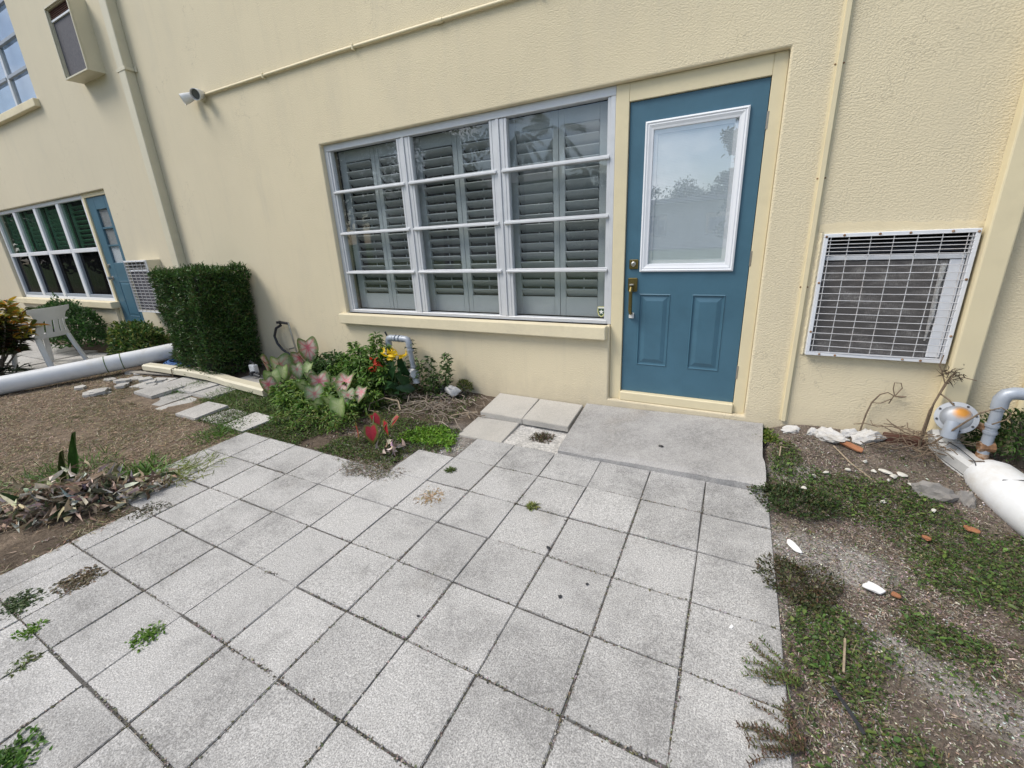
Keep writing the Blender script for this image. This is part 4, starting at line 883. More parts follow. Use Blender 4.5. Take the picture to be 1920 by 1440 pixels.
def croton():
    t = thing('croton', 'croton with yellow orange and dark leaves at the left edge', 'plant', (-7.42, -1.58, .0))
    ns = 15; m = MB(); P, D, C = [], [], []
    for k in range(ns):
        a = 2 * math.pi * k / ns + random.uniform(-.3, .3); r_ = random.uniform(.22, .58); h = random.uniform(.6, 1.12)
        b0 = (random.uniform(-.05, .05), random.uniform(-.05, .05), 0); mid = (r_ * .55 * math.cos(a), r_ * .55 * math.sin(a), h * .5); top = (r_ * math.cos(a), r_ * math.sin(a), h)
        m.tube([b0, mid, top], [.014, .010, .006], 6)
        hue = random.random()
        for q in range(105):
            f = random.uniform(.45, 1.05); aa = random.uniform(0, 6.28); up = random.uniform(.0, .8)
            P.append([b0[0] * (1 - f) + top[0] * f, b0[1] * (1 - f) + top[1] * f, h * f]); D.append([math.cos(aa), math.sin(aa), up])
            if f > .78 and random.random() < .8: C.append(random.choice([(.58, .34, .02), (.55, .40, .05), (.45, .19, .02), (.30, .30, .05), (.16, .18, .04)]))
            else: C.append(random.choice([(.035, .040, .014), (.055, .085, .02), (.045, .025, .015), (.025, .04, .014), (.09, .035, .015), (.04, .06, .02)]))
    m.build('stem', 'bark', t, True); P, D, C = np.array(P), np.array(D), np.array(C); n = len(P)
    leafmesh('foliage', P, D, norm(rng.normal(0, .5, (n, 3)) + np.array([0, 0, 1.0])), rng.uniform(.11, .20, n), rng.uniform(.035, .062, n), C * (1 + rng.normal(0, .2, (n, 1))), 'leaf_glossy', t, bend=.35)
    n = 90; P = rng.normal(0, .13, (n, 3)) * np.array([1.6, 1, .2]) + np.array([.05, 0, .08]); leafmesh('low_leaves', P, rdir(n, 0, .7), norm(rng.normal(0, .4, (n, 3)) + np.array([0, 0, 1])), rng.uniform(.10, .2, n), rng.uniform(.02, .035, n), palette(n, [(.03, .05, .02), (.05, .08, .03), (.02, .025, .012)]), 'leaf_glossy', t, bend=.4)
croton()

# ------------------------------------------------------------------ plastic chair and cup
def chair():
    t = thing('plastic_chair', 'white plastic patio chair seen from behind beside the croton', 'chair', (-7.46, -1.02, .036)); t.rotation_euler = (0, 0, math.radians(112))
    # local: back of the chair faces -y (towards the lawn), seat at z .43
    def back_pt(u, v):     # u -1..1 across, v 0..1 up
        wv = .23 - .045 * math.sin(math.pi * min(1, v * 1.15)) + (.035 if v > .85 else 0); x = u * wv
        return Vector((x, -.20 - .10 * v - .045 * (1 - u * u) , .43 + .40 * v))
    def strip(m, u0, u1, v0, v1, nu, nv, th=.012):
        g0 = [[m.bm.verts.new(back_pt(u0 + (u1 - u0) * i / nu, v0 + (v1 - v0) * j / nv)) for i in range(nu + 1)] for j in range(nv + 1)]
        g1 = [[m.bm.verts.new(v.co + Vector((0, th, 0))) for v in r_] for r_ in g0]
        for gg in (g0, g1):
            for j in range(nv):
                for i in range(nu): m.bm.faces.new((gg[j][i], gg[j][i + 1], gg[j + 1][i + 1], gg[j + 1][i]))
        for j in range(nv):
            for i in (0, nu): m.bm.faces.new((g0[j][i], g0[j + 1][i], g1[j + 1][i], g1[j][i]))
        for i in range(nu):
            for j in (0, nv): m.bm.faces.new((g0[j][i], g0[j][i + 1], g1[j][i + 1], g1[j][i]))
    m = MB(); strip(m, -1, 1, .55, 1.0, 12, 6); strip(m, -1, 1, 0, .12, 12, 2)
    for (a, b_) in ((-1, -.62), (-.48, -.12), (.02, .34), (.46, .70), (.80, 1)): strip(m, a, b_, .12, .55, 3, 5)
    m.build('backrest', 'chair_plastic', t, True)
    m = MB(); m.box(-.215, .215, -.22, .22, .405, .43, .012, 2); m.build('seat', 'chair_plastic', t, True)
    for sx, sy in ((-1, -1), (1, -1), (-1, 1), (1, 1)):
        m = MB(); m.rtube([(sx * .195, sy * .20, .42), (sx * .21, sy * .235, .25), (sx * .235, sy * .30, 0)], .062, .04); m.build('leg', 'chair_plastic', t)
    for sx in (-1, 1):
        m = MB(); m.rtube([(sx * .20, -.25, .64), (sx * .25, -.10, .645), (sx * .255, .16, .63), (sx * .235, .235, .58), (sx * .225, .245, .40)], .05, .022); m.build('armrest', 'chair_plastic', t)
chair()
m = MB(); m.lathe([(0, 0), (.05, 0), (.068, .17), (.060, .17), (.045, .01), (0, .01)], 16); o = m.build('flower_pot', 'pvc_white', None, True, (-7.05, -.22, .30)); o.rotation_euler = (.25, .3, 0)
tag(o, 'small white cup shaped pot hanging by the bush under the neighbour window', 'pot')

# ------------------------------------------------------------------ drain pipes and the loose downspout length
t = thing('drain_pipe', 'thick white plastic drain pipe lying across the ground to the left edge', 'pipe', (0, 0, 0))
m = MB(); m.tube([(-5.50, -.12, .205), (-5.72, -.55, .17), (-6.29, -1.80, .105), (-6.85, -3.05, .085)], .108, 24); m.build('pipe', 'pvc_white', t, True)
for f in (.30, .42):
    a, c = Vector((-5.72, -.55, .17)), Vector((-6.29, -1.80, .105)); p = a.lerp(c, f - .12); d = (c - a).normalized(); m = MB(); m.tube([p - d * .005, p + d * .005], .1095, 24); m.build('tie_wire', 'stem_green', t)
t = thing('drain_pipe', 'thick white plastic elbow and drain pipe running off past the right edge', 'pipe', (0, 0, 0))
pts = [(2.622, -.265, .150), (2.640, -.31, .142), (2.660, -.37, .128), (2.682, -.45, .116), (2.705, -.55, .108), (2.75, -.75, .104), (2.85, -1.25, .098), (3.0, -2.0, .09)]
m = MB(); m.tube(pts, [.085, .108, .114, .113, .110, .110, .110, .110], 28); m.build('pipe', 'pvc_white', t, True)
m = MB(); base_p = [Vector((2.505, -.055, .275)), Vector((2.508, -.090, .225)), Vector((2.535, -.16, .190)), Vector((2.615, -.29, .150))]
m.rtube(base_p, .125, .085); ad = m.build('adapter', 'adapter_grey', t)
for k in range(5):
    zoff = -.036 + .018 * k
    m = MB(); m.tube([tuple(p + Vector((-.062, 0, zoff))) for p in base_p[1:]], .006, 6); m.build('rib', 'adapter_grey', ad)
m = MB(); m.tube([(2.575, -.46, .14), (2.62, -.46, .212), (2.69, -.47, .232), (2.76, -.48, .20)], .003, 5); m.build('tie_wire', 'hose_black', t); m = MB(); m.tube([(2.49, -.10, .25), (2.53, -.19, .245), (2.565, -.30, .225), (2.575, -.42, .14)], .0025, 5); m.build('tie_wire', 'hose_black', t)
t = thing('loose_downspout', 'loose cream downspout length lying on the slabs in front of the hedge', 'pipe', (0, 0, 0))
m = MB(); m.rtube([(-5.46, -.66, .085), (-5.1, -.63, .083), (-4.80, -.612, .080)], .13, .085); m.build('short_length', 'cream_paint_pale', t)
m = MB(); m.rtube([(-4.81, -.612, .083), (-4.55, -.60, .085), (-4.1, -.60, .082), (-3.85, -.605, .070), (-3.70, -.61, .058), (-3.3, -.64, .058), (-2.90, -.675, .060)], .14, .088); m.build('long_length', 'cream_paint_pale', t)
m = MB(); m.tube([(-4.80, -.545, .03), (-4.80, -.545, .125), (-4.79, -.61, .135), (-4.79, -.69, .125), (-4.79, -.695, .03)], .006, 6); m.build('strap', 'twig', t)
def coil_rope():
    m = MB()
    for k in range(4):
        pts = []
        for q in range(22):
            a = 2 * math.pi * q / 21 + k; pts.append((-5.24 + .26 * math.cos(a) * (1 - .1 * k) + .03 * math.sin(3 * a + k), -.40 + .12 * math.sin(a) * (1 - .1 * k), 0.06 + .016 * k + .008 * math.sin(2 * a)))
        m.tube(pts, .0095, 6)
    tag(m.build('rope_coil', 'cord_blue', None, True), 'blue cord heaped behind the loose cream downspout', 'cord')
coil_rope()
for k, (x0, y0, x1, y1, z, lab) in enumerate(((-5.65, -.62, -4.55, -.28, .03, 'grey board lying beside the blue cord'), (-5.75, -.78, -4.95, -.62, .02, 'thin grey board nearest the white drain pipe'), (-5.1, -.55, -4.35, -.42, .045, 'short pale board between the blue cord and the loose downspout'))):
    m = MB(); m.rtube([(x0, y0, z), (x1, y1, z)], .08, .022); tag(m.build('board', 'plank_grey' if k < 2 else 'path_paver'), lab, 'board')
t = thing('hose_timer', 'small white and black plastic tap fitting by the loose downspout', 'tap fitting', (-3.62, -.36, .08))
m = MB(); m.box(-.05, .05, -.03, .03, 0, .12, .012, 2); m.build('housing', 'pvc_white', t)
m = MB(); m.tube([(.04, 0, .02), (.13, -.03, .01), (.16, -.1, .04), (.22, -.08, .02)], .016, 8); m.build('hose', 'hose_black', t, True); m = MB(); m.tube([(-.05, 0, .02), (-.075, -.01, .10), (-.03, 0, .16), (.03, 0, .13)], .009, 6); m.build('handle', 'hose_black', t, True); m = MB(); m.box(.02, .06, -.08, -.025, .0, .05, .004); m.build('valve_box', 'hose_black', t)
t = thing('garden_tap', 'thin metal standpipe with a curved black hose beside the hedge', 'tap', (-3.24, -.05, 0))
m = MB(); m.tube([(.06, .0, .0), (.02, 0, .34), (-.02, 0, .66)], .010, 8); m.tube([(.02, 0, .36), (-.10, 0, .33)], .008, 8); m.build('riser', 'steel', t, True)
m = MB(); m.tube([(-.02, 0, .645), (-.13, -.01, .655), (-.16, -.01, .64)], .016, 8); m.lathe([(0, 0), (.03, 0), (.03, .025), (0, .03)], 10, Matrix.Translation((-.16, -.02, .645))); m.build('valve', 'black_plastic', t, True)
m = MB(); m.tube([(-.15, -.01, .62), (-.25, -.01, .58), (-.315, -.01, .48), (-.29, -.01, .39), (-.21, -.015, .32), (-.08, -.02, .27), (.02, -.03, .23)], .015, 8); m.build('hose', 'hose_black', t, True)

# grey water riser: inverted U of pipe with fittings
t = thing('water_riser', 'grey pipe loop standing against the wall among the weeds', 'pipe', (-1.52, -.13, .06))
xl, xr, zt = -.135, .125, .535; rp = .024
for pp_ in ([(xl - .02, 0, .13), (xl - .012, 0, .3), (xl, 0, zt - .05)], [(xr + .03, 0, .16), (xr + .012, 0, .3), (xr, 0, zt - .05)], [(xl + .04, 0, zt), (xr - .04, 0, zt)]): m = MB(); m.tube(pp_, rp, 12); m.build('riser', 'pipe_grey', t, True)
for sx, x in ((1, xl), (-1, xr)):
    m = MB(); m.tube([(x, 0, zt - .075), (x, 0, zt - .03), (x + sx * .012, 0, zt - .008), (x + sx * .035, 0, zt), (x + sx * .07, 0, zt)], .032, 12); m.build('elbow', 'pipe_grey', t, True)
for x in (-.045, .0, .045): m = MB(); m.tube([(x - .013, 0, zt), (x + .013, 0, zt)], .034, 12); m.build('union', 'pipe_grey', t, True)
for x, z in ((xl - .004, .36), (xr + .008, .43), (xr + .02, .26)): m = MB(); m.tube([(x, 0, z - .012), (x, 0, z + .012)], .031, 12); m.build('coupling', 'pipe_grey', t, True)
for pp_, rr_ in (([(xl - .015, 0, .22), (xl - .06, -.02, .235), (xl - .09, -.03, .23)], .042), ([(xr + .03, 0, .20), (xr + .045, -.01, .165), (xr + .05, -.02, .10)], .036), ([(xr + .0, -.03, .205), (xr + .09, -.07, .215)], .044)): m = MB(); m.tube(pp_, rr_, 14); m.build('tee', 'pvc_white', t, True)
m = MB(); m.tube([(xl - .01, 0, zt + .02), (xl - .02, -.01, zt + .06)], .009, 6); m.build('vent_nipple', 'hose_black', t)

# ------------------------------------------------------------------ planted bed
def heart_mesh(name, L, W, cup=.12):
    # outline of a heart-shaped leaf: notch at the stalk end, point at the tip; stored in xy, +y to the tip
    out = []
    n = 22
    for k in range(n + 1):
        a = math.pi * k / n            # right half from the notch to the tip
        x = W * .5 * (math.sin(a) ** .8) * (1.0 - .25 * (k / n) ** 2.2)
        y = -.30 + .06 * 0 + 0
        y = L * (-.12 - .26 * math.sin(min(a * 1.9, math.pi)) * (1 if a * 1.9 < math.pi else 0) * .9 + (k / n) ** 1.35 * .95)
        out.append((x, y))
    right = out[1:-1]; pts = [out[0]] + right + [out[-1]] + [(-x, y) for x, y in right[::-1]]
    bm = bmesh.new(); uvl = bm.loops.layers.uv.new('UVMap'); c = (0, L * .12)
    rings = []
    for f in (.0, .4, .75, 1.0):
        if f == 0: rings.append([bm.verts.new((c[0], c[1], 0))]); continue
        r_ = []
        for x, y in pts:
            px, py = c[0] + (x - c[0]) * f, c[1] + (y - c[1]) * f
            z = cup * W * ((abs(px) / (W * .5)) ** 1.5) * .6 - .20 * L * max(0, (py / L)) ** 2 + .02 * W * math.sin(9 * px / W + 5 * py / L) * f
            r_.append(bm.verts.new((px, py, z)))
        rings.append(r_)
    n = len(pts)
    for j in range(n): bm.faces.new((rings[0][0], rings[1][j], rings[1][(j + 1) % n]))
    for a, b_ in zip(rings[1:], rings[2:]):
        for j in range(n): bm.faces.new((a[j], b_[j], b_[(j + 1) % n], a[(j + 1) % n]))
    for f in bm.faces:
        for lp in f.loops: lp[uvl].uv = (.5 + lp.vert.co.x / W, .4 + lp.vert.co.y / L * .8)
    me = bpy.data.meshes.new(name); idx = {}
    order = [v for r_ in rings for v in r_]; ev = [0.0] + [.4] * n + [.75] * n + [1.0] * n
    bm.verts.index_update(); bm.to_mesh(me)
    at = me.attributes.new('Col', 'FLOAT_COLOR', 'POINT'); cc = np.ones((len(me.vertices), 4), np.float32)
    for v, e in zip(order, ev): cc[v.index, :3] = e
    at.data.foreach_set('color', cc.ravel()); bm.free()
    me.polygons.foreach_set('use_smooth', [True] * len(me.polygons)); return me
HM = {}
def caladium_plant(label, base, leaves, group=None, name='caladium'):
    t = thing(name, label, 'plant', base, group)
    m = MB()
    for (px, py, pz, L, az, tilt, roll, mat) in leaves:
        key = (mat, round(L, 3))
        if key not in HM: HM[key] = heart_mesh('leaf', L, L * random.uniform(.66, .84), random.uniform(.05, .4)); HM[key].materials.append(MAT[mat])
        # leaf tip droops: local +y is the tip direction, local z the upper face
        # az: compass the tip points to; tilt: how far the blade hangs (90 = face straight outwards)
        E = Matrix.Rotation(az, 4, 'Z') @ Matrix.Rotation(-tilt, 4, 'X') @ Matrix.Rotation(roll, 4, 'Y')
        o = obj('leaf', HM[key], None, t); o.matrix_local = Matrix.Translation(Vector((px, py, pz)) - Vector(base)) @ E
        p = Vector((px, py, pz)) - Vector(base); q = p - (E.to_3x3() @ Vector((0, L * .1, .004)))
        m.tube([(random.uniform(-.03, .03), random.uniform(-.03, .03), -.02), (p.x * .5, p.y * .4, p.z * .6), tuple(p)], [.006, .005, .0035], 5)
    m.build('stem', 'stem_green', t); return t
R_ = math.radians
TOC = lambda x, y: math.atan2(-(1.336 - x), -3.22 - y)         # heading that turns leaf tips towards the camera position
def lf(x, y, z, L, dh, tilt, roll, mat):
    if mat != 'caladium_red' and z < .24: y -= .07; z += .085; x += .02; L *= 1.22
    return (x, y, z, L, TOC(x, y) + R_(dh), R_(tilt), R_(roll), mat)
caladium_plant('tall caladium with a pink hearted leaf standing highest against the wall', (-2.72, -.22, .05), [
    lf(-2.80, -.20, .47, .30, 8, 62, 0, 'caladium_pink'), lf(-2.88, -.27, .35, .25, 35, 70, 10, 'caladium_pink'), lf(-2.66, -.30, .26, .15, -30, 55, -8, 'caladium_pale_green'),
    lf(-2.72, -.38, .20, .15, 10, 60, 5, 'caladium_white'), lf(-2.55, -.34, .22, .14, -50, 50, 0, 'caladium_pale_green')])
caladium_plant('caladium with a big pale green leaf next to the loose downspout end', (-3.02, -.40, .05), [
    lf(-3.12, -.36, .28, .33, 25, 72, -8, 'caladium_white'), lf(-3.42, -.36, .27, .26, 75, 72, 0, 'caladium_pink'), lf(-2.95, -.52, .14, .17, 0, 55, 0, 'caladium_pale_green'),
    lf(-2.90, -.62, .09, .18, 35, 62, 12, 'caladium_pink'), lf(-3.02, -.34, .14, .16, -30, 60, 0, 'caladium_pale_green')])
caladium_plant('low caladium with pink starred leaves in the middle of the bed', (-2.22, -.52, .04), [
    lf(-2.24, -.50, .17, .20, 5, 55, 0, 'caladium_pink'), lf(-2.12, -.66, .11, .20, -5, 66, 0, 'caladium_white'), lf(-1.88, -.46, .19, .21, -35, 35, 0, 'caladium_pink'),
    lf(-2.38, -.60, .12, .15, 40, 50, 0, 'caladium_pale_green'), lf(-2.05, -.42, .14, .15, -20, 45, 0, 'caladium_pink'), lf(-2.44, -.45, .17, .14, 50, 50, 0, 'caladium_white')])
caladium_plant('small caladium with pale lime leaves in front of the weeds', (-1.70, -.72, .02), [
    lf(-1.63, -.80, .11, .17, -15, 60, 25, 'caladium_pale_green'), lf(-1.84, -.74, .09, .15, 30, 40, -10, 'caladium_pale_green'), lf(-1.72, -.62, .12, .14, 0, 45, 0, 'caladium_white'), lf(-1.92, -.82, .06, .14, 50, 50, 0, 'caladium_pale_green'),
    lf(-1.60, -.55, .14, .13, -40, 40, 0, 'caladium_pink')])
caladium_plant('small caladium with dark red leaves at the front of the bed', (-1.02, -1.08, .0), [
    lf(-1.00, -1.12, .16, .155, 0, 70, 6, 'caladium_red'), lf(-.89, -1.06, .19, .14, -48, 80, 22, 'caladium_red'), lf(-1.18, -1.10, .13, .15, 68, 82, -25, 'caladium_red'),
    lf(-1.10, -.98, .19, .13, 45, 50, 20, 'caladium_red'), lf(-.93, -.90, .17, .12, -60, 35, 10, 'caladium_red')])

def weed(name, label, loc, spires, n_each, cols, L=(.034, .066), W=(.014, .026), spread=.10, group=None):
    t = thing(name, label, 'weed', loc, group); m = MB(); P, D = [], []
    for (x, y, h, lean) in spires:
        top = (x + lean, y + lean * .2, h); m.tube([(x * .75, y * .75, -.02), (x, y, h * .5), top], [.005, .004, .002], 5)
        for k in range(n_each):
            f = random.random() ** .8; sp = spread * (1.1 - f * .92) ; a = random.uniform(0, 6.28); r_ = sp * math.sqrt(random.random())
            P.append((x * (.75 + .25 * f) + lean * max(0, f - .4) + r_ * math.cos(a), y * (.75 + .25 * f) + r_ * math.sin(a), h * f + random.uniform(-.01, .02))); D.append((math.cos(a), math.sin(a), random.uniform(-.5, .8)))
    P, D = np.array(P), np.array(D); n = len(P)
    leafmesh('foliage', P, D, norm(rng.normal(0, .45, (n, 3)) + np.array([0, -.2, 1.0])), rng.uniform(*L, n), rng.uniform(*W, n), palette(n, cols, .22), 'leaf', t, bend=.3)
    m.build('stem', 'stem_green', t); return t
WG = [(.085, .18, .027), (.12, .235, .037), (.055, .125, .02), (.16, .26, .05)]
weed('weed_clump', 'tall leafy weeds left of the grey pipe loop, highest spire under the sill', (-1.98, -.22, .05), [(.24, .03, .58, -.02), (.16, .0, .46, -.02), (.02, .0, .44, -.05), (-.08, .04, .46, -.06), (-.16, -.05, .36, -.04), (.30, -.06, .40, 0), (.10, -.10, .36, .02), (-.02, -.12, .32, 0), (.22, -.12, .34, .02), (-.26, .0, .30, -.05), (.33, .04, .48, 0), (-.3, -.12, .26, 0), (.4, -.1, .3, 0)], 320, WG, spread=.13)
weed('weed_clump', 'dark leafy weeds behind the tall pink caladium', (-2.45, -.18, .06), [(-.18, .0, .30, 0), (0, .02, .32, 0), (.14, -.05, .34, 0), (-.08, -.12, .26, 0), (.22, .02, .30, 0), (-.36, .02, .26, 0), (-.26, -.1, .22, 0), (.05, -.16, .26, 0), (-.2, -.18, .2, 0)], 280, [(.035, .085, .018), (.055, .12, .025), (.03, .07, .016)], spread=.13)
weed('weed_clump', 'slim weed spires right of the grey pipe loop', (-1.22, -.14, .07), [(.06, 0, .36, .02), (.22, .02, .42, .05), (.28, -.03, .34, .03), (-.02, -.04, .34, -.02), (.14, -.06, .22, 0), (-.18, .03, .50, 0)], 90, [(.045, .09, .022), (.07, .13, .03), (.035, .06, .022)], spread=.06)
weed('weed_clump', 'bright green weeds around the low pink starred caladium', (-2.15, -.66, .02), [(-.35, .08, .16, 0), (-.15, .12, .20, 0), (.1, .08, .18, 0), (.3, .12, .22, 0), (-.5, .1, .14, 0), (-.1, -.1, .12, 0), (.22, -.06, .13, 0), (-.4, -.1, .11, 0), (.45, .2, .24, 0), (.5, 0, .14, 0), (.0, .22, .20, 0), (-.3, .25, .18, 0), (-.25, -.18, .10, 0), (.05, -.2, .10, 0), (.3, -.2, .09, 0), (.55, -.12, .10, 0), (-.55, -.05, .12, 0), (.15, .02, .16, 0), (.65, .1, .15, 0)], 260, WG + [(.16, .24, .04)], spread=.15)
weed('weed_clump', 'low yellow green weeds along the front of the bed by the patio corner', (-1.75, -1.02, .0), [(-.35, .02, .10, 0), (-.2, .08, .12, 0), (-.05, .0, .09, 0), (.12, .06, .11, 0), (.25, .0, .08, 0), (-.45, -.08, .07, 0), (-.15, -.1, .06, 0), (.3, .14, .11, 0), (.05, .16, .14, 0)], 170, WG + [(.18, .22, .05), (.12, .12, .04)], (.02, .045), (.008, .015), .13)
def canna():
    t = thing('canna', 'canna with dark green leaves in front of the grey pipe loop', 'plant', (-1.50, -.30, .06)); m = MB()
    lv = [(.12, .02, .30, .20, -20, 62), (.02, -.03, .22, .22, 5, 70), (-.10, -.02, .20, .20, 40, 68), (.18, -.02, .18, .18, -45, 60), (.08, .05, .26, .17, 160, 40), (-.04, -.06, .12, .24, 15, 75), (.10, -.05, .12, .2, -30, 72), (-.12, .0, .10, .22, 60, 60), (.2, .0, .10, .2, -70, 55), (.0, .03, .16, .26, 20, 70), (.06, -.02, .08, .24, -10, 75), (-.07, .02, .25, .18, 50, 50), (.15, .03, .24, .2, -30, 50)]
    P = np.array([(x, y, z) for x, y, z, *_ in lv]); az = [TOC(-1.5, -.3) + R_(a) for *_, a, _t in lv]; tl = [R_(_t) for *_, _t in lv]
    D = np.array([(-math.sin(a) * math.cos(q * .6), math.cos(a) * math.cos(q * .6), math.sin(q * .2)) for a, q in zip(az, tl)]); D[:, 2] = [1.2, .7, .7, .6, .9, .3, .4, .3, .3, .6, .2, 1.0, 1.1]
    for k in range(len(lv)):
        leafmesh('leaf', P[k:k + 1] - norm(D[k:k + 1]) * lv[k][3] * .3, D[k:k + 1], np.array([[.3, -1, .6]]), lv[k][3], .10, np.array([(.022, .060, .022)]), 'leaf_glossy', t, bend=.2, fold=.12)
        m.tube([(P[k][0] * .2, P[k][1] * .2, -.03), tuple(P[k] - D[k] * .05)], [.008, .006], 6)
    m.tube([(0, 0, 0), (.04, -.01, .2), (.05, -.02, .42)], [.011, .008, .005], 7); m.tube([(-.02, 0, 0), (-.12, -.01, .16), (-.155, -.02, .28)], [.009, .007, .004], 7)
    m.build('stem', 'stem_green', t)
    for nm, cc, cols, n, L in (('yellow_flower', (.06, -.03, .425), [(.80, .52, .01), (.85, .60, .03)], 30, .065), ('red_flower', (-.165, -.03, .285), [(.62, .06, .03), (.70, .12, .07)], 18, .055)):
        P2 = rng.normal(0, .022, (n, 3)) * np.array([2.1 if 'y' == nm[0] else .8, .8, .9 if 'y' == nm[0] else 1.5]) + np.array(cc); o = leafmesh(nm, P2, rdir(n, -.3, 1), rdir(n, -1, 1), np.full(n, L), np.full(n, .032), palette(n, cols, .1), 'leaf', t, bend=.5)
        o['label'] = nm.replace('_', ' ') + ' head of the canna'
canna()
def bits(name, label, cat, pts_fn, n, mat, cols, L, W, kind='stuff', lift=.004, flatness=.25, blade=True, bend=.15):
    P = pts_fn(n); n = len(P); a = rng.uniform(0, 6.283, n); D = np.stack([np.cos(a), np.sin(a), rng.normal(0, flatness, n)], 1); U = norm(rng.normal(0, .3, (n, 3)) + np.array([0, 0, 1]))
    P = P.copy(); P[:, 2] += lift + rng.random(n) * lift
    o = leafmesh(name, P, D, U, rng.uniform(*L, n), rng.uniform(*W, n), palette(n, cols, .25), mat, None, blade=blade, bend=bend if blade else .2)
    o['label'] = label; o['category'] = cat; o['kind'] = kind; return o
def region(x0, x1, y0, y1, dens=None, nopatio=True, onz=None):
    def f(n):
        x = rng.uniform(x0, x1, n); y = rng.uniform(y0, y1, n); k = np.ones(n, bool)
        if dens is not None: k &= rng.random(n) < dens(x, y)
        if nopatio: k &= ~in_patio(x, y)
        x, y = x[k], y[k]; z = ground_h(x, y) if onz is None else np.full(x.size, onz); return np.stack([x, y, z], 1)
    return f
def slabfree(x, y): return ~((x > -.66) & (x < 1.62) & (y > -.70))
# bark, dead stalks and mulch at the right end of the bed
mul = lambda x, y: smooth01((fbm(x, y, .3, 40) - .30) / .2) * slabfree(x, y)
bits('bed_litter', 'grey brown dead leaves and bark bits covering the bed', 'litter', region(-3.2, -.5, -1.3, -.02, mul), 17000, 'dry', [(.16, .12, .09), (.27, .22, .17), (.10, .075, .055), (.40, .35, .29)], (.015, .05), (.003, .009), flatness=.3)
wd = lambda x, y: np.clip(smooth01((fbm(x, y, .30, 44) - .28) / .14) * np.where(x < -1.2, 1, .75) * np.where((x > -1.35) & (y > -.62), .28, 1) * np.where(x < -1.5, 1.4, 1.0) * slabfree(x, y) + .9 * (((x + .62) / .24) ** 2 + ((y + .80) / .17) ** 2 < 1), 0, 1)
bits('bed_weeds', 'low green weeds and grass creeping over the bed', 'weeds', region(-3.0, -.5, -1.36, -.05, wd), 60000, 'leaf', [(.065, .13, .022), (.10, .18, .03), (.045, .09, .02), (.10, .10, .035), (.09, .085, .04)], (.010, .026), (.005, .011), flatness=.75, blade=False, lift=.010)
clv = lambda x, y: smooth01(2.2 * (1.15 - np.hypot((x + .68) / .25, (y + .81) / .14) + 1.5 * (fbm(x, y, .11, 60) - .5)))
bits('clover_patch', 'bright lime green clover patch by the raised paving slab', 'clover', region(-.95, -.40, -1.0, -.60, clv), 7500, 'leaf', [(.13, .27, .02), (.10, .22, .02), (.17, .31, .035)], (.014, .026), (.010, .018), flatness=.5, blade=False, lift=.014)
bits('bed_grit', 'pale grit spilled between the bed and the paving', 'grit', region(-1.0, -.30, -1.40, -.62, lambda x, y: smooth01((fbm(x, y, .2, 63) - .35) / .2), False), 6500, 'grit', [(.45, .43, .40), (.30, .28, .26), (.18, .16, .14), (.55, .53, .50)], (.004, .014), (.003, .010), flatness=.1, lift=.003)
bits('spilled_soil', 'dark soil and weed bits spilled from the bed onto the pavers', 'soil', region(-1.15, -.45, -1.52, -1.28, lambda x, y: smooth01(1.2 - np.hypot((x + .80) / .30, (y + 1.36) / .13) + (fbm(x, y, .08, 64) - .5)), False, .002), 5200, 'dry', [(.13, .10, .075), (.20, .16, .12), (.09, .10, .04), (.30, .27, .23)], (.006, .022), (.002, .006), flatness=.15, lift=.003)
lg = lambda x, y: np.where((x < -2.3), smooth01((fbm(x, y, .3, 66) - .32) / .15), 0) * (1 - ((x < -2.25) & (y < -1.02)) * .8)
bits('path_grass', 'green grass growing along the stepping slabs', 'grass', region(-4.3, -2.3, -1.1, -.62, lg), 11000, 'leaf', [(.07, .145, .025), (.10, .18, .035), (.05, .10, .02), (.14, .17, .05)], (.05, .11), (.003, .0055), flatness=.8, bend=.45)
# dead stalks, individually lying in the bed
def stalks():
    m = MB(); rr = random.Random(3)
    for k in range(95):
        x, y = rr.gauss(-1.05, .26), rr.gauss(-.36, .14); y = min(y, -.06); x = min(x, -.55)
        a = rr.uniform(0, 6.28); L = rr.uniform(.10, .34); p = []
        for q in range(5):
            f = q / 4; xx, yy = x + math.cos(a) * L * (f - .5), y + math.sin(a) * L * .6 * (f - .5); yy = min(yy, -.03)
            p.append((xx, yy, gz(xx, yy) + .016 + .05 * math.sin(math.pi * f) * rr.random() + .02 * rr.random())); a += rr.uniform(-.5, .5)
        m.tube(p, [.0045, .0045, .004, .003, .002] if k % 3 == 0 else [.0022] * 5, 5)
    o = m.build('dead_stalks', 'stalk', None, True); o['kind'] = 'stuff'; tag(o, 'tangle of dead brown stalks at the foot of the canna', 'stalks')
stalks()
m = MB(); m.tube([(-1.42, -.62, .03), (-1.50, -.66, .05), (-1.53, -.60, .09), (-1.45, -.50, .12), (-1.30, -.48, .10), (-1.22, -.55, .05)], .006, 6); tag(m.build('dead_vine', 'twig_pale', None, True), 'curled pale dead stem looping at the foot of the canna', 'stem')
m = MB(); m.tube([(-.72, -.48, .045), (-.62, -.40, .055), (-.52, -.36, .06)], .006, 6); m.tube([(-.60, -.41, .057), (-.53, -.47, .045)], .004, 5); tag(m.build('stick', 'twig_pale', None, True), 'short pale forked stick beside the raised paving slabs', 'stick')
m = MB(); m.rock((-.90, -.15, .13), (.105, .07, .062), 4); tag(m.build('stone', 'stone_speckled', None, True), 'rounded speckled stone against the wall left of the raised slabs', 'stone')
m = MB(); m.rock((-1.06, -.10, .12), (.07, .05, .05), 9); tag(m.build('stone', 'block_grey', None, True), 'dark mossy stone left of the rounded speckled stone', 'stone')
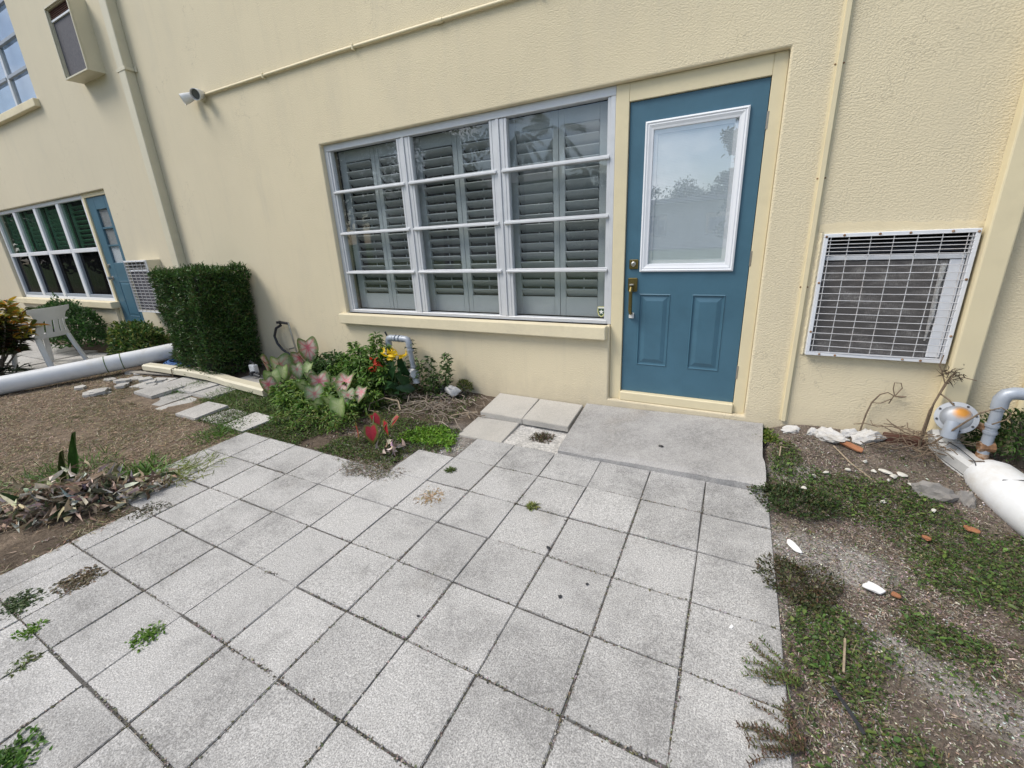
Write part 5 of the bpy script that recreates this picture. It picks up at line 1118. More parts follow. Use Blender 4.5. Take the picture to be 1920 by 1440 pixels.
shrub('small_weed', 'small yellow green weed behind the rounded speckled stone', (-.84, -.06, .10), .10, .05, .10, 420, [(.14, .18, .04), (.20, .20, .06), (.08, .12, .03)], (.015, .03), (.006, .012), stems=3, cat='weed')
def crumple(name, label, c, n, R0, cols, cat='dead leaves', zs=.5):
    P = rng.normal(0, 1, (n, 3)) * np.array([R0, R0 * .7, R0 * zs]) * .5; P[:, 2] = np.abs(P[:, 2]) + .008; P += np.array(c)
    o = leafmesh(name, P, rdir(n, -.2, .9), rdir(n, -1, 1), rng.uniform(.04, .09, n), rng.uniform(.02, .045, n), palette(n, cols, .25), 'dry', None, bend=.9, fold=.5); return tag(o, label, cat)
crumple('dead_leaves', 'crumpled pale dead leaf in front of the red caladium', (-.80, -1.12, .01), 16, .09, [(.42, .36, .30), (.25, .20, .16), (.55, .50, .44)])

# ------------------------------------------------------------------ brown lawn
lawnf = lambda x, y: smooth01((fbm(x, y, .4, 70) - .18) / .2) * ((y < -.95) | (x < -4.6)) * ((y < -1.34) | (x < -2.3)) * ((y < -1.33) | (x < -4.55)) * (x < -2.23 + .47 * smooth01((-2.12 - y) / .3))
def lawn_pts(n): return region(-6.2, -1.6, -3.6, -.75, lawnf)(n)
bits('dry_grass', 'dry brown mown lawn between the footpath and the patio', 'grass', lawn_pts, 85000, 'dry', [(.32, .245, .17), (.42, .33, .235), (.21, .155, .105), (.50, .41, .31), (.25, .22, .12), (.13, .095, .068)], (.022, .06), (.002, .0042), flatness=.35, bend=.2, lift=.006)
lg2 = lambda x, y: lawnf(x, y) * smooth01((fbm(x, y, .55, 75) - .42) / .14) * .85
bits('green_grass', 'green grass patches growing through the dry lawn', 'grass', region(-6.2, -1.7, -3.6, -.75, lg2), 30000, 'leaf', [(.10, .14, .035), (.15, .17, .06), (.07, .11, .03)], (.025, .06), (.0028, .005), flatness=.7, bend=.4)
def tuft(label, c, r_, n, cols, L, W, name='grass_tuft', blade=True, cat='grass', fl=(.1, 1)):
    q = np.clip(rng.normal(0, .5, (n, 2)), -.95, .95) * r_; P = np.stack([c[0] + q[:, 0], c[1] + q[:, 1], np.full(n, c[2])], 1); d = rdir(n, *fl); d[:, :2] += q / r_ * .8
    o = leafmesh(name, P, d, norm(rng.normal(0, .4, (n, 3)) + np.array([0, 0, 1])), rng.uniform(*L, n), rng.uniform(*W, n), palette(n, cols, .2), 'leaf', None, blade=blade, bend=.3); return tag(o, label, cat)
GG = [(.09, .19, .03), (.13, .24, .04), (.06, .13, .025)]; GY = [(.20, .24, .06), (.26, .28, .09), (.14, .19, .04)]
tuft('bright green grass tuft on the lawn edge right of the dead leaf heap', (-2.34, -2.10, 0), .20, 420, GG, (.04, .10), (.006, .011))
tuft('yellow green grass tuft growing over the left edge paver', (-2.06, -1.93, 0), .22, 300, GY, (.06, .15), (.004, .007), fl=(.0, .6))
tuft('green grass tuft where the stepping slabs meet the patio', (-2.48, -1.42, 0), .20, 420, GG, (.04, .09), (.004, .007))
tuft('green grass tuft left of the snake plant', (-2.90, -2.30, 0), .28, 420, GG, (.04, .10), (.004, .007))
tuft('small bright green weed in the paver joint near the bottom left', (-.668, -2.75, .0), .055, 170, [(.11, .22, .03), (.15, .26, .045)], (.009, .020), (.007, .012), 'joint_weed', False, 'weed')
tuft('small green weed in the wide joint near the left edge', (-1.168, -2.957, .0), .045, 120, [(.12, .24, .03), (.17, .28, .05)], (.009, .020), (.007, .012), 'joint_weed', False, 'weed')
tuft('flat olive weed in the joint below the left edge weed', (-.99, -3.03, .0), .04, 70, [(.13, .17, .05), (.10, .13, .04)], (.012, .026), (.006, .011), 'joint_weed', False, 'weed', (0, .4))
tuft('dark green weed spreading over the joint at the left edge', (-1.44, -2.94, .0), .09, 420, [(.05, .09, .03), (.09, .12, .05)], (.012, .026), (.006, .011), 'joint_weed', False, 'weed', (0, .4))
tuft('brown creeping weed along the joint below the dead leaf heap', (-1.36, -2.74, .002), .08, 460, [(.16, .12, .08), (.12, .11, .06), (.22, .17, .11)], (.010, .026), (.005, .010), 'joint_weed', False, 'weed', (0, .3))
tuft('bushy green weed in the bottom left corner', (-.545, -3.19, .0), .085, 300, [(.07, .16, .025), (.10, .20, .035)], (.012, .026), (.008, .014), 'joint_weed', False, 'weed')
tuft('tiny yellow green weed in the third joint from the step', (.426, -1.321, .0), .025, 110, GY, (.015, .035), (.004, .008), 'joint_weed', False, 'weed')
tuft('tiny weed at a paver corner beside the bed grit', (-.248, -1.171, .0), .024, 120, [(.12, .17, .05), (.08, .12, .04)], (.012, .03), (.005, .010), 'joint_weed', False, 'weed')
tuft('dry tan weed lying flat on a paver right of the bed', (-.185, -1.47, .002), .085, 130, [(.38, .27, .14), (.46, .34, .20)], (.02, .05), (.003, .005), 'dry_weed', True, 'weed', (0, .15))
tuft('dark moss and weed on the left paver row by the dead leaf heap', (-1.72, -2.30, .002), .10, 260, [(.10, .09, .06), (.14, .11, .075), (.08, .09, .04)], (.010, .026), (.005, .010), 'joint_weed', False, 'weed', (0, .3))
tuft('brown and green weed growing in the sandy gap of the missing paver', (.14, -.50, .004), .075, 420, [(.11, .075, .055), (.08, .10, .035), (.16, .11, .08)], (.012, .03), (.005, .009), 'gap_weed', False, 'weed', (.1, 1))
tuft('yellow green weed growing at the wall beside the doorstep', (1.655, -.075, .11), .13, 620, [(.13, .19, .03), (.20, .24, .05), (.08, .13, .025)], (.018, .04), (.008, .015), 'wall_weed', False, 'weed', (.2, 1))

# dead leaf heap with snake plant
def heap():
    t = thing('dead_plant_heap', 'heap of curled grey and tan dead leaves on the left edge of the patio', 'dead leaves', (-2.24, -2.46, 0))
    n = 480; u = np.clip(rng.normal(0, 1, (n, 2)), -2, 2); P = np.stack([u[:, 0] * .15 + u[:, 1] * .04, u[:, 1] * .15 + u[:, 0] * .09, np.abs(rng.normal(0, .095, n)) * np.exp(-(u ** 2).sum(1) * .25) + .012], 1)
    leafmesh('dry_leaves', P, rdir(n, -.15, .8), rdir(n, -.6, 1), rng.uniform(.025, .075, n), rng.uniform(.018, .04, n), palette(n, [(.52, .42, .31), (.32, .245, .175), (.60, .52, .42), (.14, .11, .08), (.09, .10, .06), (.50, .47, .43)], .25), 'dry', t, bend=1.0, fold=.8)
    n = 520; u = np.clip(rng.normal(0, 1, (n, 2)), -2, 2); P = np.stack([u[:, 0] * .15 + u[:, 1] * .04, u[:, 1] * .15 + u[:, 0] * .09, np.abs(rng.normal(0, .085, n)) * np.exp(-(u ** 2).sum(1) * .25) + .015], 1)
    leafmesh('curled_leaves', P, rdir(n, -.3, .7), rdir(n, -.2, 1), rng.uniform(.03, .11, n), rng.uniform(.012, .034, n), palette(n, [(.55, .45, .34), (.36, .27, .19), (.62, .54, .44), (.16, .12, .085)], .22), 'dry', t, blade=True, bend=rng.uniform(-.6, 1.1, n))
    n = 34; u = np.clip(rng.normal(0, 1, (n, 2)), -1.8, 1.8); P = np.stack([u[:, 0] * .14, u[:, 1] * .10 + u[:, 0] * .08 + .05, np.abs(rng.normal(0, .04, n)) + .02], 1)
    leafmesh('green_leaves', P, rdir(n, 0, .8), rdir(n, 0, 1), rng.uniform(.07, .14, n), rng.uniform(.03, .055, n), palette(n, [(.025, .045, .025), (.035, .06, .03)], .2), 'leaf_glossy', t, bend=.5, fold=.3)
heap()
def snake():
    t = thing('snake_plant', 'two upright green snake plant blades standing behind the dead leaf heap', 'plant', (-2.60, -2.37, .0))
    for (dx, h, w, lean, c) in ((.03, .40, .075, .065, (.045, .115, .02)), (-.040, .27, .055, .035, (.055, .085, .02))):
        m = MB(); k = 7; rows = []
        for q in range(k + 1):
            f = q / k; ww = w * (.85 + .3 * f) * (1 - max(0, f - .55) / .45 * .97) ** .9 * .5; x, z = dx + lean * f * 2, h * f
            rows.append([m.bm.verts.new((x - ww, -.012 * (1), z)), m.bm.verts.new((x, .008, z)), m.bm.verts.new((x + ww, -.012, z)), m.bm.verts.new((x, .014, z))])
        for a, b_ in zip(rows, rows[1:]):
            for i in range(4): m.bm.faces.new((a[i], a[(i + 1) % 4], b_[(i + 1) % 4], b_[i]))
        me = m.mesh('blade'); at = me.attributes.new('Col', 'FLOAT_COLOR', 'POINT'); at.data.foreach_set('color', np.tile(np.array([*c, 1], np.float32), len(me.vertices))); o = obj('blade', me, 'leaf_glossy', t, True); o.rotation_euler = (0, 0, R_(28))
snake()

# ------------------------------------------------------------------ rough ground on the right
def blob(x, y, cx, cy, rx, ry, rot=0.0):
    c, q = math.cos(rot), math.sin(rot); u = (x - cx) * c + (y - cy) * q; v = -(x - cx) * q + (y - cy) * c
    return np.clip(1.25 - np.sqrt((u / rx) ** 2 + (v / ry) ** 2), 0, 1)
def green_map(x, y):
    m_ = np.maximum.reduce([blob(x, y, 2.05, -.62, .45, .22, -.15), blob(x, y, 2.55, -.95, .55, .33, -.5), blob(x, y, 1.80, -1.66, .17, .24), blob(x, y, 2.15, -1.45, .16, .10), blob(x, y, 2.75, -1.55, .4, .18, -.4), blob(x, y, 2.1, -2.1, .35, .12, -.5) * .7, blob(x, y, 1.72, -.35, .10, .22), blob(x, y, 1.85, -2.4, .3, .2) * .7])
    return np.clip((m_ * 1.15 + (fbm(x, y, .16, 80) - .62) * 1.35) * 1.55 + .09 * smooth01((fbm(x, y, .06, 87) - .45) / .2), 0, 1) * slabfree(x, y)
def sand_map(x, y):
    m_ = np.maximum.reduce([blob(x, y, 1.85, -1.12, .30, .17, -.2), blob(x, y, 2.3, -1.75, .55, .10, -.55), blob(x, y, 2.4, -2.35, .6, .25), blob(x, y, 1.75, -.45, .15, .1) * .7])
    return np.clip((m_ * 1.2 + (fbm(x, y, .2, 83) - .6) * .9) * 2.2, 0, 1)
RX = (1.62, 3.4)
bits('ground_cover', 'dark green creeping weeds over the rough ground right of the patio', 'weeds', region(*RX, -2.9, -.18, green_map), 95000, 'leaf', [(.06, .115, .026), (.085, .15, .035), (.045, .085, .022), (.12, .18, .045), (.14, .14, .06), (.12, .10, .055)], (.007, .018), (.005, .010), flatness=.6, blade=False, lift=.008)
bits('ground_cover', 'larger pale green weed leaves among the rough ground weeds', 'weeds', region(*RX, -2.9, -.18, lambda x, y: green_map(x, y) ** 2), 6000, 'leaf', [(.085, .155, .035), (.13, .19, .05), (.065, .115, .028)], (.015, .030), (.010, .018), flatness=.5, blade=False, lift=.014)
bits('rough_grass', 'grass blades growing through the weeds right of the patio', 'grass', region(*RX, -2.9, -.25, lambda x, y: green_map(x, y) * .7 + .05), 26000, 'leaf', [(.09, .165, .035), (.13, .20, .05), (.07, .12, .03), (.19, .20, .085)], (.025, .07), (.0018, .0036), flatness=.6, bend=.4)
lit = lambda x, y: np.clip((.30 + .7 * smooth01((fbm(x, y, .35, 84) - .38) / .15)) * (1 - .75 * sand_map(x, y)), 0, 1) * slabfree(x, y)
bits('ground_litter', 'brown dead leaf litter over the sandy ground at right', 'litter', region(*RX, -2.9, -.01, lit), 95000, 'dry', [(.18, .14, .11), (.26, .21, .165), (.12, .09, .07), (.34, .28, .23), (.44, .40, .35)], (.006, .024), (.0018, .005), flatness=.3)
bits('ground_litter', 'fine brown and grey crumbs of thatch and soil on the rough ground at right', 'litter', region(*RX, -2.9, -.01, lambda x, y: .8 * slabfree(x, y)), 75000, 'dry', [(.18, .145, .115), (.28, .235, .19), (.11, .085, .068), (.40, .36, .31), (.14, .15, .06)], (.003, .010), (.0018, .0045), flatness=.35, lift=.005)
bits('sand_grit', 'pale sand and grit on the ground right of the patio', 'grit', region(*RX, -2.9, -.4, lambda x, y: sand_map(x, y) * .9 + .10), 40000, 'grit', [(.50, .47, .44), (.36, .33, .31), (.60, .58, .55), (.22, .19, .17)], (.003, .009), (.003, .007), flatness=.1, lift=.003)
shrub('ground_weed', 'dense dark small leaved weed at the patio edge below the doorstep corner', (1.75, -.74, .0), .20, .15, .060, 2200, [(.045, .085, .024), (.07, .11, .033), (.09, .08, .04), (.035, .06, .02)], (.008, .024), (.005, .012), zlo=-.05, stems=4, cat='weed', lumpy=.9)
shrub('ground_weed', 'round olive green weed mound on the sand beside the patio edge', (1.71, -1.36, -.01), .15, .15, .032, 1300, [(.075, .09, .035), (.11, .11, .05), (.055, .065, .028), (.11, .07, .04)], (.008, .022), (.005, .011), zlo=-.05, stems=4, cat='weed', lumpy=1.0, seed=57)
shrub('wall_plant', 'green fern like weed growing at the wall behind the gas pipe', (2.83, -.12, .17), .30, .13, .26, 2400, [(.05, .10, .02), (.08, .14, .03), (.03, .07, .016)], (.015, .035), (.006, .012), stems=6, cat='weed')
def runner_weed(label, c, n, ang, spread, Lr, cols, seed):
    rr = random.Random(seed); t = thing('creeping_weed', label, 'weed', c); m = MB(); P, D = [], []
    for k in range(n):
        a = ang + rr.uniform(-spread, spread); x = y = 0.0; z = .004; pts = [(x, y, z)]; q = int(rr.uniform(.5, 1) * Lr / .012)
        for i_ in range(q):
            a += rr.uniform(-.22, .22); x += .012 * math.cos(a); y += .012 * math.sin(a); z = .004 + .010 * abs(math.sin(i_ * .35 + k)); pts.append((x, y, z))
            for sg in (-1, 1):
                for _ in range(2): P.append((x + rr.uniform(-.004, .004), y + rr.uniform(-.004, .004), z + rr.uniform(0, .006))); D.append((math.cos(a + sg * 1.1), math.sin(a + sg * 1.1), rr.uniform(0, .9)))
        m.tube(pts, .0014, 4, False)
    m.build('stem', 'twig', t); N = len(P)
    leafmesh('foliage', np.array(P), np.array(D), norm(rng.normal(0, .4, (N, 3)) + np.array([0, 0, 1.])), rng.uniform(.007, .016, N), rng.uniform(.003, .0065, N), palette(N, cols, .25), 'leaf', t, bend=.2)
runner_weed('reddish creeping weed runners spreading over the patio corner at the bottom right', (1.66, -2.08, .002), 16, 2.9, 1.0, .20, [(.12, .08, .055), (.09, .10, .04), (.15, .10, .07)], 5)
runner_weed('green creeping weed runners crossing the patio edge near the bottom right', (1.67, -1.88, .002), 13, 2.7, .8, .19, [(.09, .16, .035), (.13, .17, .05), (.12, .10, .05)], 6)
# painted stones along the wall
for k, (x, y, z, rx, ry, rz, rot, lab) in enumerate((
        (1.775, -.06, .152, .075, .045, .038, .2, 'flat white stone nearest the doorstep weed'), (1.885, -.075, .165, .045, .04, .032, .5, 'small white stone between the two largest white stones and the doorstep'),
        (1.985, -.110, .168, .105, .068, .048, -.7, 'large slanting white stone in the middle of the wall stones'), (2.085, -.050, .182, .085, .045, .05, .3, 'white stone touching the wall behind the orange shard'),
        (2.165, -.080, .178, .095, .06, .062, .1, 'blocky white stone beside the dark brick'))):
    m = MB(); m.rock((0, 0, 0), (rx, ry, rz), 20 + k, 3, .55); o = m.build('stone', 'stone_white', None, False, (x, y, z)); o.rotation_euler = (0, 0, rot); tag(o, lab, 'stone', 'white stones along the wall')
m = MB(); m.box(2.255, 2.44, -.075, .02, .10, .205, .006); tag(m.build('brick', 'brick_dark'), 'dark red brown brick half buried at the wall under the air conditioner', 'brick')
def shard(label, c, r_, rot, mat='terracotta', name='shard', cat='shard', n=6, th=.012, seed=1):
    rr = random.Random(seed); n += 4; se = lambda v: math.copysign(abs(v) ** .55, v)
    poly = [(r_[0] * rr.uniform(.58, 1.0) * se(math.cos(2 * math.pi * j / n)), r_[1] * rr.uniform(.58, 1.0) * se(math.sin(2 * math.pi * j / n))) for j in range(n)]
    m = MB(); m.prism(poly, 0, th); bmesh.ops.bevel(m.bm, geom=list(m.bm.edges), offset=min(.003, th * .3), segments=1, affect='EDGES')
    o = m.build(name, mat, None, False, (c[0], c[1], c[2])); o.rotation_euler = rot; return tag(o, label, cat)
shard('curved orange terracotta shard lying against the white stones', (2.075, -.195, .155), (.075, .022), (.5, .15, -.45), th=.016, seed=3)
shard('orange shard among the weeds left of the white drain pipe', (2.47, -.68, .024), (.036, .020), (.1, .1, -.2), seed=4)
shard('small orange shard in the weeds farther from the wall', (2.27, -.82, .012), (.020, .012), (.1, .1, -.4), seed=5)
shard('orange shard beside the white paper scrap on the sand', (2.05, -1.28, .0), (.020, .013), (.05, .1, -.3), seed=6)
shard('white paper scrap on the sand in the middle of the rough ground', (1.98, -1.275, .003), (.042, .028), (.12, .1, -.35), 'paper', 'paper_scrap', 'paper', 9, .010, 11)
shard('white plastic strip lying at the patio edge below the dark weed', (1.712, -1.12, .006), (.055, .020), (.06, .1, -.95), 'paper', 'plastic_scrap', 'scrap', 6, .006, 12)
shard('tiny white scrap lying on a paver near the right edge', (1.455, -1.72, .003), (.014, .008), (.0, .0, 1.1), 'paper', 'paper_scrap', 'paper', 6, .002, 13)
shard('small black clip lying on the concrete doorstep', (1.00, -.47, .083), (.022, .010), (0, 0, -.2), 'black_plastic', 'clip', 'clip', 6, .010, 14)
SH = (((2.20, -.36), 1, 'largest white shell in the cluster left of the concrete block'), ((2.235, -.385), 1, 'white shell just right of the largest shell in the cluster'), ((2.275, -.36), 1, 'white shell at the right end of the shell cluster'), ((2.15, -.37), 0, 'small white shell at the left end of the shell cluster'),
    ((2.205, -.425), 0, 'small white shell nearest the patio in the shell cluster'), ((2.30, -.435), 0, 'small white shell touching the concrete block'), ((2.03, -.39), 0, 'lone white shell below the large slanting white stone'), ((1.86, -.49), 0, 'white shell on the bare soil right of the doorstep'),
    ((2.12, -.30), 0, 'white shell right below the orange shard at the wall'), ((1.92, -.44), 0, 'white shell midway between the doorstep and the lone shell'), ((1.80, -.60), 0, 'white shell at the upper edge of the dark patio edge weed'), ((1.83, -.66), 0, 'white shell beside the dark patio edge weed'), ((2.35, -.60), 0, 'white shell in the green weeds below the concrete block'), ((2.15, -.60), 0, 'white shell in the middle of the green weeds'))
for k, (gx_, gy_, r_, lab) in enumerate(((.64, -1.60, .017, 'dark round stain spot near the middle of the patio'), (.885, -1.745, .013, 'small black gum spot at a paver joint right of centre'), (.80, -1.86, .015, 'black gum spot on a near paver right of centre'), (.30, -2.20, .010, 'tiny dark spot on a near paver at bottom centre'))):
    shard(lab, (gx_, gy_, .0035), (r_ * .75, r_ * .62), (0, 0, k), 'hose_black', 'gum_spot', 'stain', 7, .0012, 30 + k)
for k, ((u, v), big, lab) in enumerate(SH):
    m = MB(); m.rock((0, 0, 0), ((.034 if big else .020) * random.uniform(.8, 1.2), (.022 if big else .013) * random.uniform(.8, 1.2), .011), 60 + k, 2, .3); o = m.build('shell', 'shell', None, True, (u, v, gz(u, v) + .014)); o.rotation_euler = (0, 0, random.uniform(0, 3))
    tag(o, lab, 'shell', 'white shell pieces on the soil')
t = thing('concrete_chunk', 'broken grey concrete block in the weeds left of the drain pipe adapter', 'concrete', (2.40, -.46, .06))
m = MB(); m.rock((-.02, 0, .01), (.105, .065, .075), 71, 3, .45); m.build('block', 'block_grey', t); m = MB(); m.rock((.105, -.015, .01), (.042, .055, .085), 75, 3, .4); m.build('end_piece', 'block_grey', t)
def regulator():
    t_ = NT('regulator'); v = t_.coord('Object'); n = t_.noise(v, 14, 4, .6)
    d = t_.n('ShaderNodeVectorMath'); d.operation = 'DISTANCE'; t_.l(v, d.inputs[0]); d.inputs[1].default_value = (.012, -.03, .045)
    f = t_.ramp(t_.math('ADD', d.outputs['Value'], t_.math('MULTIPLY', n, .03)), [(.035, 1.0), (.062, 0.0)])
    t_.base(t_.mix(f, t_.ramp(n, [(.3, (.26, .275, .30)), (.7, (.34, .36, .385))]), (.50, .22, .03))); t_.set(Roughness=.45, Metallic=.3); MAT['regulator'] = t_.m
regulator()
# gas regulator and pipe
t = thing('gas_regulator', 'round grey gas regulator disc with an orange stain by the downspout', 'gas regulator', (2.497, -.17, .41))
Mq = Vector((0, 0, 1)).rotation_difference(Vector((-.30, -.86, .42))).to_matrix().to_4x4()
m = MB(); m.lathe([(0, .034), (.03, .033), (.055, .026), (.066, .012), (.088, .010), (.088, -.004), (.064, -.008), (.05, -.03), (0, -.035)], 28, Mq); m.build('diaphragm_case', 'regulator', t, True)
for k in range(8):
    a = 2 * math.pi * k / 8; m = MB(); m.lathe([(0, .010), (.006, .010), (.006, .016), (0, .016)], 6, Mq @ Matrix.Translation((.077 * math.cos(a), .077 * math.sin(a), 0))); m.build('bolt', 'black_plastic', t)
m = MB(); m.tube([(-.022, -.040, -.01), (-.028, -.055, -.05), (-.030, -.055, -.095)], [.030, .032, .034], 14); m.build('vent_neck', 'pipe_grey', t, True)
m = MB(); m.tube([(.06, .01, -.02), (.11, .0, -.035), (.135, -.01, -.06)], [.022, .02, .02], 10); m.build('union', 'rust', t, True)
t = thing('gas_pipe', 'grey gas pipe with elbow and rusty valve at the right edge', 'pipe', (2.635, -.20, .0))
for pp_ in ([(-.005, 0, .23), (.0, 0, .53)], [(.06, 0, .588), (.8, .02, .60)]): m = MB(); m.tube(pp_, .024, 12); m.build('pipe', 'pipe_grey', t, True)
m = MB(); m.tube([(.0, 0, .505), (.0, 0, .55), (.014, 0, .578), (.04, 0, .588), (.085, 0, .589)], .033, 12); m.build('elbow', 'pipe_grey', t, True)
for z in (.36, .40, .50): m = MB(); m.tube([(-.003, 0, z - .007), (-.003, 0, z + .007)], .029, 12); m.build('coupling', 'pipe_grey', t, True)
m = MB(); m.tube([(-.005, 0, .10), (-.006, 0, .15), (-.005, 0, .235)], [.024, .034, .026], 10); m.tube([(-.05, -.01, .185), (.045, .01, .18)], [.020, .022], 8); m.tube([(-.03, 0, .27), (.03, 0, .275)], .03, 8); m.build('valve', 'rust', t, True)
m = MB(); m.tube([(2.86, -.27, .0), (2.87, -.28, .16), (2.875, -.28, .24)], .055, 14); tag(m.build('standpipe', 'pvc_white', None, True), 'short pale standpipe cut off by the right edge of the picture', 'pipe')
# dead branches
def branch(label, lists, mat, name='dead_branch', cat='branch', leaves=None):
    t = thing(name, label, cat, lists[0][0][0]); b0 = Vector(lists[0][0][0]); m = MB()
    for pts, r_ in lists: m.tube([tuple(Vector(p) - b0) for p in pts], r_, 6)
    m.build('stem', mat, t, True)
    if leaves:
        c, n, s = leaves; P = rng.normal(0, s, (n, 3)) + np.array(Vector(c) - b0); leafmesh('dry_leaves', P, rdir(n), rdir(n), rng.uniform(.02, .05, n), rng.uniform(.003, .007, n), palette(n, [(.07, .05, .035), (.11, .08, .055)]), 'dry', t, blade=True, bend=.4)
branch('thin bent dead twig with a loop standing against the wall under the air conditioner', [
    ([(2.13, -.04, .19), (2.145, -.03, .32), (2.16, -.03, .40), (2.19, -.035, .46), (2.225, -.03, .475), (2.26, -.03, .455)], [.005, .0045, .004, .004, .003, .003]),
    ([(2.16, -.03, .40), (2.20, -.04, .405), (2.25, -.035, .44)], .0028), ([(2.26, -.03, .455), (2.245, -.03, .50), (2.245, -.03, .54), (2.275, -.03, .54), (2.285, -.03, .51), (2.262, -.03, .46)], .0028), ([(2.26, -.03, .455), (2.29, -.04, .458), (2.31, -.04, .462)], [.004, .006, .003]), ([(2.255, -.03, .455), (2.245, -.03, .42), (2.24, -.03, .405)], .003)], 'twig')
branch('dead vine stems climbing from the brick to the bottom of the right downspout', [
    ([(2.40, -.11, .18), (2.41, -.10, .32), (2.415, -.10, .45), (2.44, -.10, .58), (2.47, -.10, .66)], [.007, .006, .005, .004, .002]), ([(2.40, -.12, .18), (2.39, -.13, .30), (2.40, -.12, .42), (2.43, -.11, .53), (2.45, -.12, .62)], [.005, .005, .004, .0035, .002]),
    ([(2.44, -.10, .58), (2.42, -.09, .64), (2.40, -.09, .68), (2.41, -.08, .74)], .003), ([(2.45, -.1, .60), (2.50, -.12, .63), (2.55, -.13, .62)], .0025), ([(2.43, -.1, .52), (2.46, -.14, .5), (2.485, -.15, .47)], .004),
    ([(2.42, -.20, .25), (2.48, -.27, .40), (2.54, -.28, .49), (2.61, -.28, .53), (2.655, -.27, .50), (2.65, -.26, .46), (2.60, -.27, .43)], [.006, .005, .004, .0035, .003, .003, .004])], 'twig', 'dead_vine', 'vine', ((2.455, -.11, .64), 60, .022))
def nest():
    m = MB(); rr = random.Random(8)
    for k in range(60):
        x, y, z = rr.gauss(2.37, .07), rr.gauss(-.17, .05), rr.uniform(.17, .30); p = [(x, y, z)]; a = rr.uniform(0, 6.28); L = rr.uniform(.03, .07)
        for q in range(4): a += rr.uniform(-.7, .7); x += L * math.cos(a); y = min(y + L * .6 * math.sin(a), -.02); z = max(.16, z + rr.uniform(-.03, .025)); p.append((x, y, z))
        m.tube(p, rr.choice([.0015, .002, .003]), 4)
    o = m.build('dry_roots', 'twig', None); o['kind'] = 'stuff'; tag(o, 'tangle of dry roots and twigs in front of the dark brick', 'roots')
nest()
for (p, r_, mat, lab) in (([(1.98, -.20, .15), (2.05, -.32, .11), (2.16, -.46, .07), (2.26, -.56, .05)], .004, 'twig_pale', 'long thin pale stalk lying across the soil below the orange shard'),
        ([(1.76, -1.83, .0), (1.79, -1.90, .006), (1.82, -1.96, .0)], .006, 'hose_black', 'short black stick on the brown ground at bottom right'),
        ([(1.80, -1.76, .005), (1.81, -1.70, .02), (1.825, -1.62, .02)], .004, 'twig_pale', 'pale bent straw on the grass above the black stick'),
        ([(1.69, -.36, .10), (1.70, -.28, .13), (1.715, -.31, .14), (1.74, -.27, .12)], .004, 'twig_pale', 'pale forked twig beside the right edge of the doorstep')):
    m = MB(); m.tube(p, r_, 6); tag(m.build('stick', mat, None, True), lab, 'stick')

# ------------------------------------------------------------------ across the lawn, behind the viewer (seen mirrored in the glass)
def opposite():
    t = thing('low_building', 'long low building across the lawn, seen mirrored in the door glass', 'building', (2, -30, 0))
    m = MB(); m.box(-13, 22, -5, 0, 0, 3.05); m.build('wall', 'opposite_wall', t); m = MB(); m.box(-13.6, 22.6, -5.6, .6, 3.05, 3.32, .03); m.build('roof', 'opposite_roof', t)
    for k in range(8): m = MB(); m.box(-11 + k * 4.1, -9.4 + k * 4.1, .004, .03, .9, 2.3, .01); m.build('window', 'glass_sky', t)
    t = thing('hipped_building', 'two storey building with a low hipped roof mirrored in the right window unit', 'building', (-19.5, -27, 0))
    m = MB(); m.box(-9, 9, -8, 0, 0, 5.0); m.build('wall', 'opposite_wall', t)
    m = MB(); vs = [m.bm.verts.new(p) for p in ((-9.6, -8.6, 5), (9.6, -8.6, 5), (9.6, .6, 5), (-9.6, .6, 5), (-5.5, -4, 6.7), (6.2, -4, 6.7))]
    for f in ((0, 1, 5, 4), (1, 2, 5), (2, 3, 4, 5), (3, 0, 4), (0, 3, 2, 1)): m.bm.faces.new([vs[k] for k in f])
    m.build('roof', 'opposite_roof', t)
    for k in range(4): m = MB(); m.box(-7.5 + k * 4.1, -6 + k * 4.1, .004, .03, 3.0, 4.3, .01); m.build('window', 'glass_sky', t)
opposite()
def palm(label, loc, h, n=20, fl=1.6):
    t = thing('palm_tree', label, 'palm', loc); m = MB(); m.tube([(0, 0, -.2), (.1, 0, h * .5), (0, 0, h)], [.22, .16, .15], 10); m.build('trunk', 'bark', t, True)
    P, D, U = [], [], []
    for k in range(n):
        a = 6.283 * k / n + random.uniform(-.2, .2); el = random.uniform(-1.1, .9); d = np.array([math.cos(a) * math.cos(el), math.sin(a) * math.cos(el), math.sin(el)])
        for q in range(26):
            f = .35 + .65 * q / 25; p = d * fl * f; p[2] -= .55 * f * f * fl * .6; s = np.cross(d, [0, 0, 1]); s /= np.linalg.norm(s) + 1e-6
            for sg in (-1, 1): P.append(p + np.array([0, 0, h])); D.append(d * .7 + s * sg * (.8) + np.array([0, 0, -.5])); U.append([0, 0, 1])
    n = len(P); leafmesh('crown', np.array(P), np.array(D), np.array(U, float) + rng.normal(0, .2, (n, 3)), rng.uniform(.35, .6, n), np.full(n, .05), palette(n, [(.03, .06, .02), (.06, .08, .03), (.09, .08, .04)]), 'leaf', t, blade=True, bend=.3)
palm('tall palm mirrored in the top of the right window unit', (-7.6, -20, 0), 6.6); palm('palm mirrored next to the mullion of the right window unit', (-10.1, -20.5, 0), 6.9); palm('shorter palm mirrored at the right jamb of the window', (-5.75, -19, 0), 4.3, 18, 1.2)
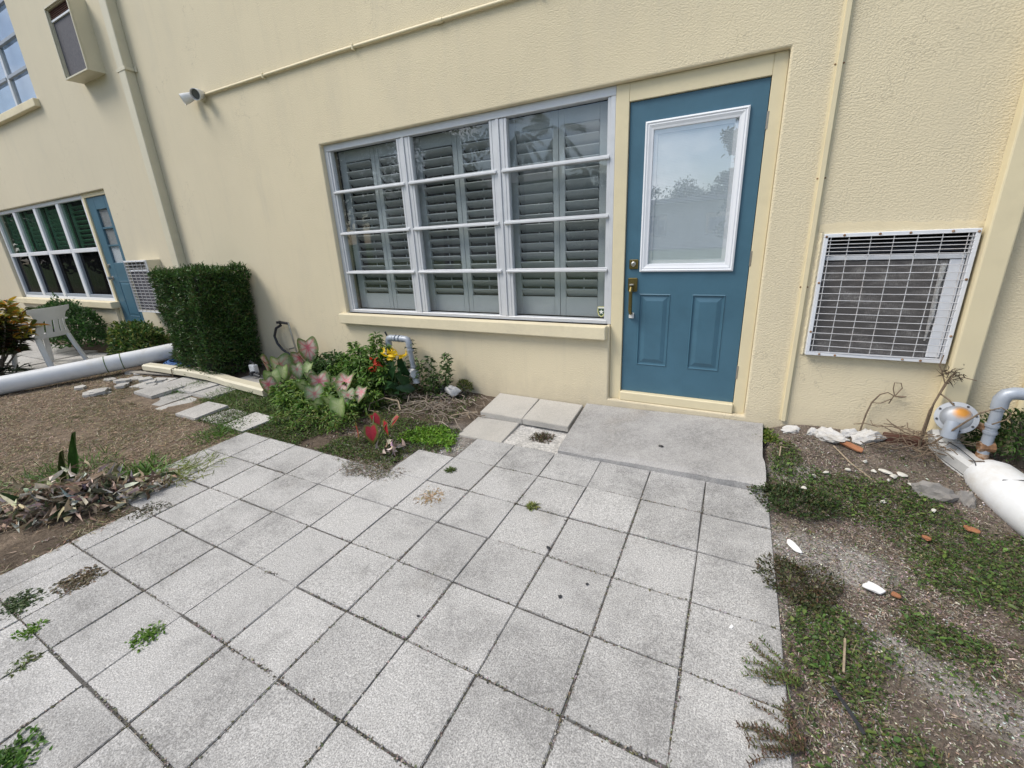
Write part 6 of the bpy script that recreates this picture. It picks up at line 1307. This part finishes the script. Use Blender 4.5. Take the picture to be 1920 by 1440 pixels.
def tree(label, loc, h, r_, n=5200, narrow=1.0, cols=((.03, .06, .02), (.05, .09, .03), (.02, .04, .015))):
    t = thing('tree', label, 'tree', loc); m = MB(); m.tube([(0, 0, -.2), (.05, 0, h * .4), (0, .05, h * .8)], [.25, .18, .06], 9)
    for k in range(7): a = k * .9; m.tube([(0, 0, h * (.35 + .05 * k)), (r_ * .6 * math.cos(a), r_ * .6 * math.sin(a), h * (.5 + .06 * k))], [.09, .03], 6)
    m.build('trunk', 'bark', t, True)
    cl = rng.normal(0, .45, (26, 3)) * np.array([r_, r_, h * .28 * narrow]) + np.array([0, 0, h * .68]); i = rng.integers(0, 26, n); P = cl[i] + rng.normal(0, .20, (n, 3)) * np.array([r_, r_, r_ * .7])
    leafmesh('crown', P, rdir(n), rdir(n), rng.uniform(.15, .3, n), rng.uniform(.08, .14, n), palette(n, cols, .25), 'leaf', t)
tree('round tree top mirrored above the low roof on the left of the door glass', (-3.2, -38, 0), 4.9, 2.0); tree('round tree top mirrored above the low roof in the middle of the door glass', (-.6, -38, 0), 4.8, 1.7)
tree('dark conifer mirrored at the right side of the door glass', (1.15, -22, 0), 6.6, .8, 4200, 1.5);
DK = ((.018, .042, .014), (.03, .06, .02), (.012, .028, .010))
for lab, loc, h, r_, n in (('broad dark tree mirrored in the left window unit', (-17.5, -15, 0), 9.5, 3.4, 9000), ('dark tree mirrored at the left of the middle window unit', (-12.0, -15.5, 0), 7.2, 2.0, 7000), ('leafy tree mirrored in the lower left window panes', (-23, -17, 0), 9.5, 3.6, 8000),
        ('dense dark tree mirrored in the nearest pane of the far left window', (-19.5, -4.2, 0), 4.0, 1.9, 9000), ('dense dark tree mirrored in the middle panes of the far left window', (-21.5, -7.0, 0), 4.4, 2.2, 9000), ('tall tree mirrored in the farthest pane of the far left window', (-25, -4.5, 0), 4.8, 2.4, 9000), ('small bushy tree mirrored low in the right window unit', (-6.8, -22, 0), 4.2, 1.4, 4000)):
    tree(lab, loc, h, r_, n, 1.2, DK)
